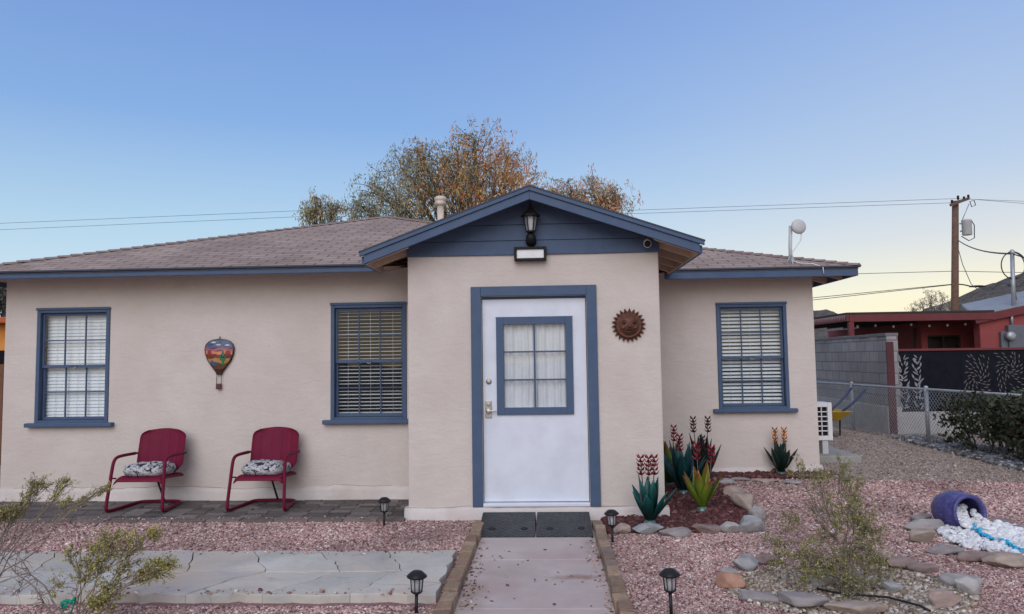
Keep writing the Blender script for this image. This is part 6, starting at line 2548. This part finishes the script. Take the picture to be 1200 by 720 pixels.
# black cut-metal screen fence, at right angles to the block wall
SY = 13.9
T = thing('screen_fence', 'black metal screen fence with leaf shaped cut outs beside the block wall', 'fence', (8.5, SY, 0.1))
b = MB()
b.box(6.34, 11.5, SY-0.02, SY+0.16, 0.02, 0.50)
b.build('footing', 'footing', T, bevel=0.01)
b = MB()
b.box(6.20, 6.33, SY-0.09, SY+0.04-0.101, 0.03, 1.78)
b.build('red_post', 'maroon', T, bevel=0.005)
b = MB()
b.box(6.36, 11.5, SY-0.03, SY+0.03, 1.605, 1.645)
b.build('top_rail', 'redwood', T, bevel=0.004)
xs_p = [6.35, 6.98, 7.55, 8.1, 8.72, 9.35, 9.95, 10.6, 11.2]
rnd = random.Random(44)
for k in range(len(xs_p)-1):
    xa, xb = xs_p[k]+0.001, xs_p[k+1]-0.001
    b = MB()
    b.box(xa, xb, SY-0.004, SY+0.006, 0.503, 1.603)
    pn = b.build('panel', 'screen', T)
    if k == 1:
        continue
    b = MB()
    def leafshape(cx, cz, a, ln, wd):
        c, s = math.cos(a), math.sin(a)
        pts = []
        for (u, v_) in ((-0.5, 0), (-0.2, 0.42), (0.15, 0.5), (0.5, 0), (0.15, -0.5), (-0.2, -0.42)):
            pts.append((cx+u*ln*c-v_*wd*s, cz+u*ln*s+v_*wd*c))
        if all(xa+0.03 < p[0] < xb-0.03 and 0.53 < p[1] < 1.575 for p in pts):
            b.prism(pts, SY-0.0075, SY-0.0045)
    mx_c, mz_c = (xa+xb)/2, rnd.uniform(1.0, 1.2)+0.03*k
    if k == 0:
        for (gx, amp) in ((0.17, 1), (0.42, 1)):
            z = 0.58
            while z < 1.56:
                for s in (-1, 1):
                    if rnd.random() < 0.85:
                        leafshape(xa+gx+s*rnd.uniform(0.02, 0.075), z+rnd.uniform(-.02, .02), PI/2-s*rnd.uniform(0.2, 1.3), rnd.uniform(0.07, 0.15), rnd.uniform(0.018, 0.036))
                z += 0.055
    else:
        for ring_ in range(1, 7):
            rr = 0.072*ring_
            n = 5+4*ring_
            for q in range(n):
                a = 2*PI*q/n+ring_*0.35+rnd.uniform(-.1, .1)
                if rnd.random() < 0.97:
                    leafshape(mx_c+rr*math.cos(a), mz_c+rr*math.sin(a), a+rnd.uniform(0.4, 0.9), rnd.uniform(0.06, 0.10), rnd.uniform(0.014, 0.022))
    if len(b.bm.verts) > 96:
        b.build('leaf_cut_outs', 'leafcutw' if k == 0 else 'leafcut', pn)
    else:
        b.bm.free()

# hedge growing through the fence
rnd = random.Random(90)
T = thing('hedge', 'dark overgrown hedge hanging through the fence at the right edge', 'hedge', (6.5, 10.3, 0.1))
n = 15000
hx = RNG.uniform(5.92, 7.1, n)
hy = RNG.uniform(8.8, 11.75, n)
hz = RNG.uniform(0.22, 1.05, n)
f = np.array([mnoise.noise((a*1.7, c*1.7, d*1.7)) for a, c, d in zip(hx, hy, hz)])
g = np.array([mnoise.noise((a*6, c*6, d*6)) for a, c, d in zip(hx, hy, hz)])
tz = (hz-0.22)/0.83
half = np.minimum((hx-5.92)/0.3, (7.1-hx)/0.3)
keep = (g+f*1.1 > -0.25-0.5*tz+np.where(hx < 6.15, 0.18, 0)+np.clip((0.30-tz), 0, 1)*1.6) & (hz < 0.98+0.10*f+0.10*g-np.clip(hy-11.1, 0, 1)*0.35) & ((hy < 11.55+0.35*f) | (hz > 0.5)) 
hx, hy, hz, f = hx[keep], hy[keep], hz[keep], f[keep]
P = np.stack([hx, hy, hz], 1)
D = RNG.normal(0, 1, P.shape)
D /= np.linalg.norm(D, axis=1, keepdims=True)
pal = np.array([(0.030, 0.040, 0.016), (0.045, 0.055, 0.022), (0.020, 0.028, 0.012), (0.075, 0.05, 0.025), (0.06, 0.065, 0.03)])
cc = pal[RNG.choice(5, len(P), p=[.35, .25, .2, .1, .1])]*RNG.uniform(0.7, 1.3, (len(P), 1))
V, idx, c4 = leaf_cards(P, D, 0.075*RNG.uniform(.6, 1.3, len(P)), 0.045, cc)
o = np_mesh('foliage', V-np.array(wloc(T)[:]), 4, idx, c4, M['leaf'])
o.parent = T
b = MB()
for k in range(26):
    y = rnd.uniform(8.9, 11.6)
    x = rnd.uniform(6.2, 6.9)
    q = Vector((x+rnd.uniform(-.35, .2), y+rnd.uniform(-.3, .3), rnd.uniform(0.6, 0.95)))
    b.tube(limb((x, y, 0.05), q, 0.1, 5, 0.1, k), [0.016, 0.014, 0.012, 0.010, 0.008, 0.005], 5)
b.build('stems', 'bark', T)

# ------------------------------------------------------------------ red neighbour house
T = thing('red_house', 'low red stucco house with covered patio beyond the block wall', 'house', (10, 19, 0.1))
HYr = 18.2
b = MB()
def pxx(px, y, py=400):
    return on_y(px, py, y).x
wx_0 = pxx(1080, HYr)
w0, w1 = pxx(1087, HYr), pxx(1126, HYr)
wz0_, wz1_ = on_y(1100, 413, HYr).z, on_y(1105, 393, HYr).z
wall_holes(b, wx_0, on_y(1146, 372, 17.0).x+2.0, 0.0, 2.44, HYr, [(w0, w1, wz0_, wz1_)], th=0.2)
b.build('wall', 'redstucco', T)
b = MB()
b.box(on_y(1146, 372, 17.0).x+0.06, 16.0, 17.06, 17.3, 0, 2.46)
b.build('wall', 'redstucco', T)
b = MB()
frame_rect(b, w0+.003, w1-.003, wz0_+.003, wz1_-.003, HYr+0.02, HYr+0.08, 0.04)
mid_ = (w0+w1)/2
b.box(mid_-0.02, mid_+0.02, HYr+0.03, HYr+0.07, wz0_+0.043, wz1_-0.043)
wn = b.build('window', 'darkwood', T)
b = MB()
b.box(w0+0.01, w1-0.01, HYr+0.05, HYr+0.055, wz0_+0.01, wz1_-0.01)
b.build('pane', 'glass', wn)
b = MB()
b.box(w0-0.2, w1+0.2, HYr+0.205, HYr+0.25, wz0_-0.3, wz1_+0.2)
b.build('room_interior', 'darkwood', T)
# rear wing wall behind the patio
b = MB()
b.box(pxx(1080, HYr)-0.02, pxx(1080, HYr)+0.2, HYr+0.201, 24, 0, 2.3)
b.build('wall', 'redstucco', T)
# patio cover
py_ = 17.0
pa, pb = on_y(992, 370, py_), on_y(1146, 372, py_)
b = MB()
b.box(pa.x+0.04, pb.x+0.3, py_-0.06, py_, 2.285, 2.445)
b.build('patio_beam', 'redwood', T, bevel=0.008)
b = MB()
b.box(pa.x-0.02, pa.x+0.039, py_-0.05, 23, 2.30, 2.45)
b.build('patio_beam', 'redwood', T, bevel=0.008)
# fretwork strip along the side of the patio
M['fret'] = mat('fretwork_paint', (0.34, 0.20, 0.19), (0.42, 0.27, 0.25), 6, 0.7)
b = MB()
for k in range(60):
    y = py_+0.0+0.1*k
    b.poly([(pa.x-0.024, y, 2.445), (pa.x-0.024, y+0.1, 2.445), (pa.x-0.024, y+0.05, 2.33)])
b.build('fretwork', 'fret', T, solid=0.006)
b = MB()
b.box(pa.x+0.0, pb.x+0.35, py_-0.03, 23.2, 2.452, 2.50)
b.build('patio_roof', 'darkwood', T)
b = MB()
for k in range(7):
    x = pa.x+0.3+k*0.48
    b.box(x-0.025, x+0.025, py_+0.002, 22.8, 2.33, 2.451)
b.build('patio_rafters', 'darkwood', T)
for (px) in (997,):
    q = on_y(px, 390, py_)
    b = MB()
    b.box(q.x-0.05, q.x+0.06, py_-0.055, py_+0.05, 0.0, 2.284)
    b.build('patio_post', 'redwood', T, bevel=0.006)
# roof of the house body: low slope rising to the right and back
b = MB()
ra, rb_ = on_y(1143, 371, 17.0), on_y(1204, 358.0, 17.0)
sl_ = (rb_.z-ra.z)/(rb_.x-ra.x)
X1 = ra.x+6
def rz_(x, y):
    return ra.z+0.02+sl_*(min(x, ra.x+4)-ra.x)+0.15*(y-17)
P = [(ra.x, 17.0), (ra.x+4, 17.0), (ra.x+4, 18.6), (ra.x+0.6, 18.6)]
Vt = [b.v((p[0], p[1], rz_(*p))) for p in P]
Vb = [b.v((p[0], p[1], rz_(*p)-0.05)) for p in P]
b.f(Vt)
b.f(Vb[::-1])
for i in range(4):
    b.f([Vt[i], Vb[i], Vb[(i+1) % 4], Vt[(i+1) % 4]])
rf = b.build('roof', 'metalroof', T)
b = MB()
b.beam((ra.x-0.02, 16.98, rz_(ra.x, 17)-0.10), (ra.x+4, 16.98, rz_(ra.x+4, 17)-0.10), 0.035, 0.17)
b.build('fascia', 'redwood', T)
b = MB()
b.box(ra.x-0.03, ra.x+0.005, 17.005, 17.055, 2.25, 2.40)
b.build('fascia', 'redwood', T)
# string of bulbs under the patio beam
T = thing('string_lights', 'string of small unlit bulbs under the red patio beam', 'string lights', (8.2, 17.4, 2.2))
cord = []
k = 0
for i in range(61):
    t = i/60
    x = pa.x+0.2+(pb.x-pa.x-0.2)*t
    cord.append((x, 17.35, 2.27-0.05*abs(math.sin(t*PI*4))))
b = MB()
b.tube(cord, 0.006, 5)
b.build('cord', 'black', T)
for i in range(4, 60, 9):
    b = MB()
    p = cord[i]
    b.ball((p[0], p[1], p[2]-0.04), (0.026, 0.026, 0.034), 10, 6)
    b.build('bulb', 'bulb', T)
# meter, mast
MY = 16.95
mp_ = on_y(1187, 390, MY)
T = thing('electric_meter', 'grey electric meter box with round glass meter on the red house', 'meter', (mp_.x, MY, 1.6))
b = MB()
zt = on_y(1188, 381, MY).z
b.box(mp_.x-0.10, mp_.x+0.27, MY-0.02, MY+0.105, 1.45, zt)
b.build('box', 'meter', T, bevel=0.01)
q = on_y(1181, 394, MY)
b = MB()
b.box(q.x-0.13, mp_.x-0.102, MY+0.02, MY+0.105, 1.45, q.z+0.10)
b.build('meter_base', 'meter', T, bevel=0.01)
b = MB()
b.lathe([(0.10, 0.0), (0.10, 0.07), (0.085, 0.11), (0.03, 0.12)], 20, Matrix.Translation((q.x+0.02, MY-0.021, q.z)) @ RX)
b.build('meter_dial', 'galv', T)
b = MB()
mq0, mq1 = on_y(1187, 351, MY+0.3), on_y(1186, 295, MY+0.3)
b.tube([(mp_.x+0.03, MY+0.06, zt-0.02), (mp_.x+0.03, MY+0.06, 2.45)], 0.03, 8)
b.build('conduit', 'galv', T)
T = thing('service_mast', 'pale metal service mast with looped cables on the red house roof', 'mast', (mq0.x, MY+0.3, mq0.z-0.1))
b = MB()
b.tube([(mq0.x, MY+0.3, mq0.z-0.35), (mq1.x, MY+0.3, mq1.z-0.05)], 0.045, 10)
b.ball((mq1.x, MY+0.3, mq1.z-0.02), (0.058, 0.058, 0.07), 12, 8)
b.build('pipe', 'galv', T)
b = MB()
b.tube([(mq0.x, MY+0.3, mq1.z-0.45), (mq0.x+0.45, MY+0.9, mq0.z-0.02)], 0.02, 6)
b.build('stay', 'galv', T)
for k, s in enumerate((-1, 1, 1.35)):
    b = MB()
    rr = 0.24*abs(s)
    pts = []
    for i in range(17):
        a = -0.3+PI*1.25*i/16
        pts.append((mq1.x+math.copysign(1, s)*(0.03+rr*math.sin(a)), MY+0.28+0.03*k, mq1.z-0.32-rr*1.25*0.75+rr*1.25*math.cos(a)*1.0+0.22))
    b.tube(pts, 0.013, 5)
    b.build('cable_loop', 'wire', T)

# ------------------------------------------------------------------ utility pole and lines
UY = 35.0
def U(px, py):
    return on_y(px, py, UY)
pt, pbm = U(1119.5, 236), U(1119, 366)
T = thing('utility_pole', 'brown wooden utility pole with crossarm and grey transformer beyond the red house', 'utility pole', (pt.x, UY, 0))
b = MB()
b.tube([(pbm.x-0.05, UY, -0.2), (pbm.x, UY, pbm.z), (pt.x, UY, pt.z)], [0.18, 0.165, 0.14], 14)
b.build('pole', 'pole', T)
ca, cb_ = U(1110, 242), U(1132, 234)
b = MB()
b.beam((ca.x, UY-0.26, ca.z), (cb_.x, UY-0.26, cb_.z), 0.10, 0.13)
b.build('crossarm', 'pole', T)
b = MB()
b.tube([(pt.x+0.1, UY-0.25, pt.z-1.0), (pt.x+0.45, UY-0.3, pt.z-0.2)], 0.02, 5)
b.build('brace', 'galv', T)
for (px, py) in ((1112, 238), (1119, 233), (1126, 234), (1131, 232)):
    q = U(px, py)
    b = MB()
    b.lathe([(0.03, -0.12), (0.06, -0.05), (0.045, 0.0), (0.06, 0.04), (0.03, 0.09)], 10, Matrix.Translation((q.x, UY-0.26, q.z)))
    b.build('insulator', 'black', T)
q = U(1129, 268)
b = MB()
b.lathe([(0.18, -0.36), (0.21, -0.33), (0.21, 0.30), (0.22, 0.31), (0.20, 0.36), (0.05, 0.40)], 18, Matrix.Translation((q.x, UY-0.28, q.z)))
b.build('transformer', 'lightgrey', T)
for dz_ in (0.2, -0.15):
    b = MB()
    b.box(pt.x+0.05, q.x-0.15, UY-0.2, UY-0.14, q.z+dz_-0.03, q.z+dz_+0.03)
    b.build('bracket', 'galv', T)
q2 = U(1136, 240)
b = MB()
b.tube([(q2.x-0.12, UY-0.26, q2.z+0.1), (q2.x+0.08, UY-0.26, q2.z+0.14), (q2.x+0.13, UY-0.26, q2.z-0.08), (q2.x-0.05, UY-0.26, q2.z-0.16)], 0.02, 6, closed=True)
b.build('fuse', 'black', T)
b = MB()
b.tube([(q.x+0.19, UY-0.3, q.z+0.35), (q.x+0.33, UY-0.3, q.z+0.1), (q.x+0.30, UY-0.3, q.z-0.5), (q.x+0.05, UY-0.3, q.z-0.62), (q.x-0.25, UY-0.25, q.z-0.4)], 0.022, 6)
b.build('lead', 'wire', T)
b = MB()
b.tube([U(1121, 333), U(1130, 334), U(1141, 336.5)], 0.03, 6)
b.lathe([(0.05, -0.02), (0.16, 0.0), (0.12, 0.06), (0.05, 0.08)], 12, Matrix.Translation(U(1146, 336.5)) @ Matrix.Scale(2.6, 4, (1, 0, 0)))
b.build('street_light', 'black', T)

def line(label, pts, r=0.016, sag=0.0):
    b = MB()
    out = []
    for i in range(len(pts)-1):
        p, q = Vector(pts[i]), Vector(pts[i+1])
        for k in range(14):
            t = k/14
            v = p.lerp(q, t)
            v.z -= sag*4*t*(1-t)
            out.append(v)
    out.append(Vector(pts[-1]))
    b.tube(out, r, 5)
    o = b.build('power_line', 'wire', None)
    tag(o, label, 'cable', 'overhead lines')
def far(px, py, y):
    return on_y(px, py, y)
line('upper of the two long lines crossing behind the house to the pole', [far(-420, 261, 36), far(0, 262, 36), far(355, 247, 35.6), far(745, 246.5, 35.3), U(1119, 233), far(1300, 240, 35)], 0.009)
line('lower of the two long lines crossing behind the house to the pole', [far(-420, 268, 36), far(0, 269.5, 36), far(355, 254, 35.6), far(745, 250.5, 35.3), U(1112, 238), U(1131, 233), far(1300, 247, 35)], 0.009)
line('level line passing the middle of the utility pole', [far(640, 326, 36.5), far(1005, 321, 35.8), U(1119, 318), far(1190, 319.5, 34), far(1300, 320, 33)], 0.014)
line('upper of the two lines falling left from the pole at patio roof height', [far(640, 372, 38), far(955, 349, 36), U(1119, 333)], 0.016)
line('lower of the two lines falling left from the pole at patio roof height', [far(640, 376, 38), far(955, 351.5, 36), U(1119, 333.5)], 0.016)
mtop = Vector((mq1.x, MY+0.3, mq1.z-0.05))
line('service cable from the transformer to the mast on the red house', [U(1123, 282), mtop], 0.022, 0.15)
line('service cable from the mast to the right edge', [mtop, far(1290, 330, 15)], 0.015, 0.0)
line('slack cable looping from the pole down to the mast', [U(1121, 285), U(1128, 310), U(1138, 333), far(1150, 343, 30), far(1162, 340, 24), far(1172, 330, 20), (mq1.x-0.1, MY+0.3, mq1.z-0.75)], 0.016)

# ------------------------------------------------------------------ hills
def hill(name, label, prof, y0, y1, seed, kind='structure'):
    """ridge following prof (px, py) at the middle distance"""
    b = MB()
    ym = (y0+y1)/2
    pts = [on_y(px, py, ym) for px, py in prof]
    x0, x1 = pts[0].x, pts[-1].x
    nx, ny = 150, 26
    def ridge(x):
        for p, q in zip(pts, pts[1:]):
            if x <= q.x:
                t = (x-p.x)/(q.x-p.x)
                return p.z+(q.z-p.z)*t
        return pts[-1].z
    V = []
    for j in range(ny+1):
        v_ = j/ny
        prof_y = math.sin(PI*min(1, max(0, v_)))**0.9 if v_ < 0.5 else math.cos(PI*(v_-0.5))**0.8 if v_ < 0.9999 else 0
        row = []
        for i in range(nx+1):
            x = x0+(x1-x0)*i/nx
            y = y0+(y1-y0)*v_
            nz_ = mnoise.fractal((x*0.03, y*0.03, seed), 0.9, 2.1, 6)
            z = (ridge(x)+1)*prof_y*(1+0.10*nz_*(1 if abs(v_-0.5) > 0.03 else 0.3))+0.5*nz_-1
            row.append(b.v((x, y, z)))
        V.append(row)
    for j in range(ny):
        for i in range(nx):
            b.f([V[j][i], V[j][i+1], V[j+1][i+1], V[j+1][i]], True)
    o = b.build(name, 'hill', None)
    tag(o, label, 'hill', kind=kind)
hill('hills', 'dark desert hill rising behind the red house at the right', [(1040, 425), (1100, 385), (1122, 366), (1135, 358), (1150, 347), (1163, 341), (1178, 333), (1190, 329), (1204, 324), (1240, 312), (1300, 300), (1420, 290), (1500, 320)], 190, 420, 3)
hill('hills', 'low distant hill just right of the house corner', [(860, 420), (910, 385), (940, 369), (957, 365), (966, 367.5), (976, 374), (985, 382), (1000, 388), (1030, 392), (1080, 398), (1130, 420)], 420, 640, 9)

# ------------------------------------------------------------------ left edge: orange house and wooden fence
T = thing('orange_house', 'orange stucco house with red roof edge past the left corner', 'house', (-14, 14, 0))
e = on_y(8, 376, 13.0)
b = MB()
b.box(-16.5, -9.75, 13.0, 17.5, 0, 2.32)
b.build('wall', 'orange', T)
b = MB()
b.box(-16.8, -9.55, 12.7, 17.8, 2.33, 2.44)
b.build('roof', 'tilered', T, bevel=0.02)
b = MB()
b.box(-9.99, -9.745, 12.985, 12.997, 1.60, 1.85)
b.build('window', 'screen', T)
T = thing('wood_fence', 'brown wooden board fence at the left edge beside the house', 'fence', (-9, 11.4, 0))
for k in range(24):
    x = -9.8+0.15*k
    if x > -6.5:
        break
    b = MB()
    b.box(x, x+0.142, 11.4, 11.425, 0.02, 1.60+random.uniform(-0.015, 0.015))
    b.build('board', 'fencewood', T)
b = MB()
b.box(-9.8, -6.45, 11.427, 11.47, 1.3, 1.39)
b.build('rail', 'fencewood', T)
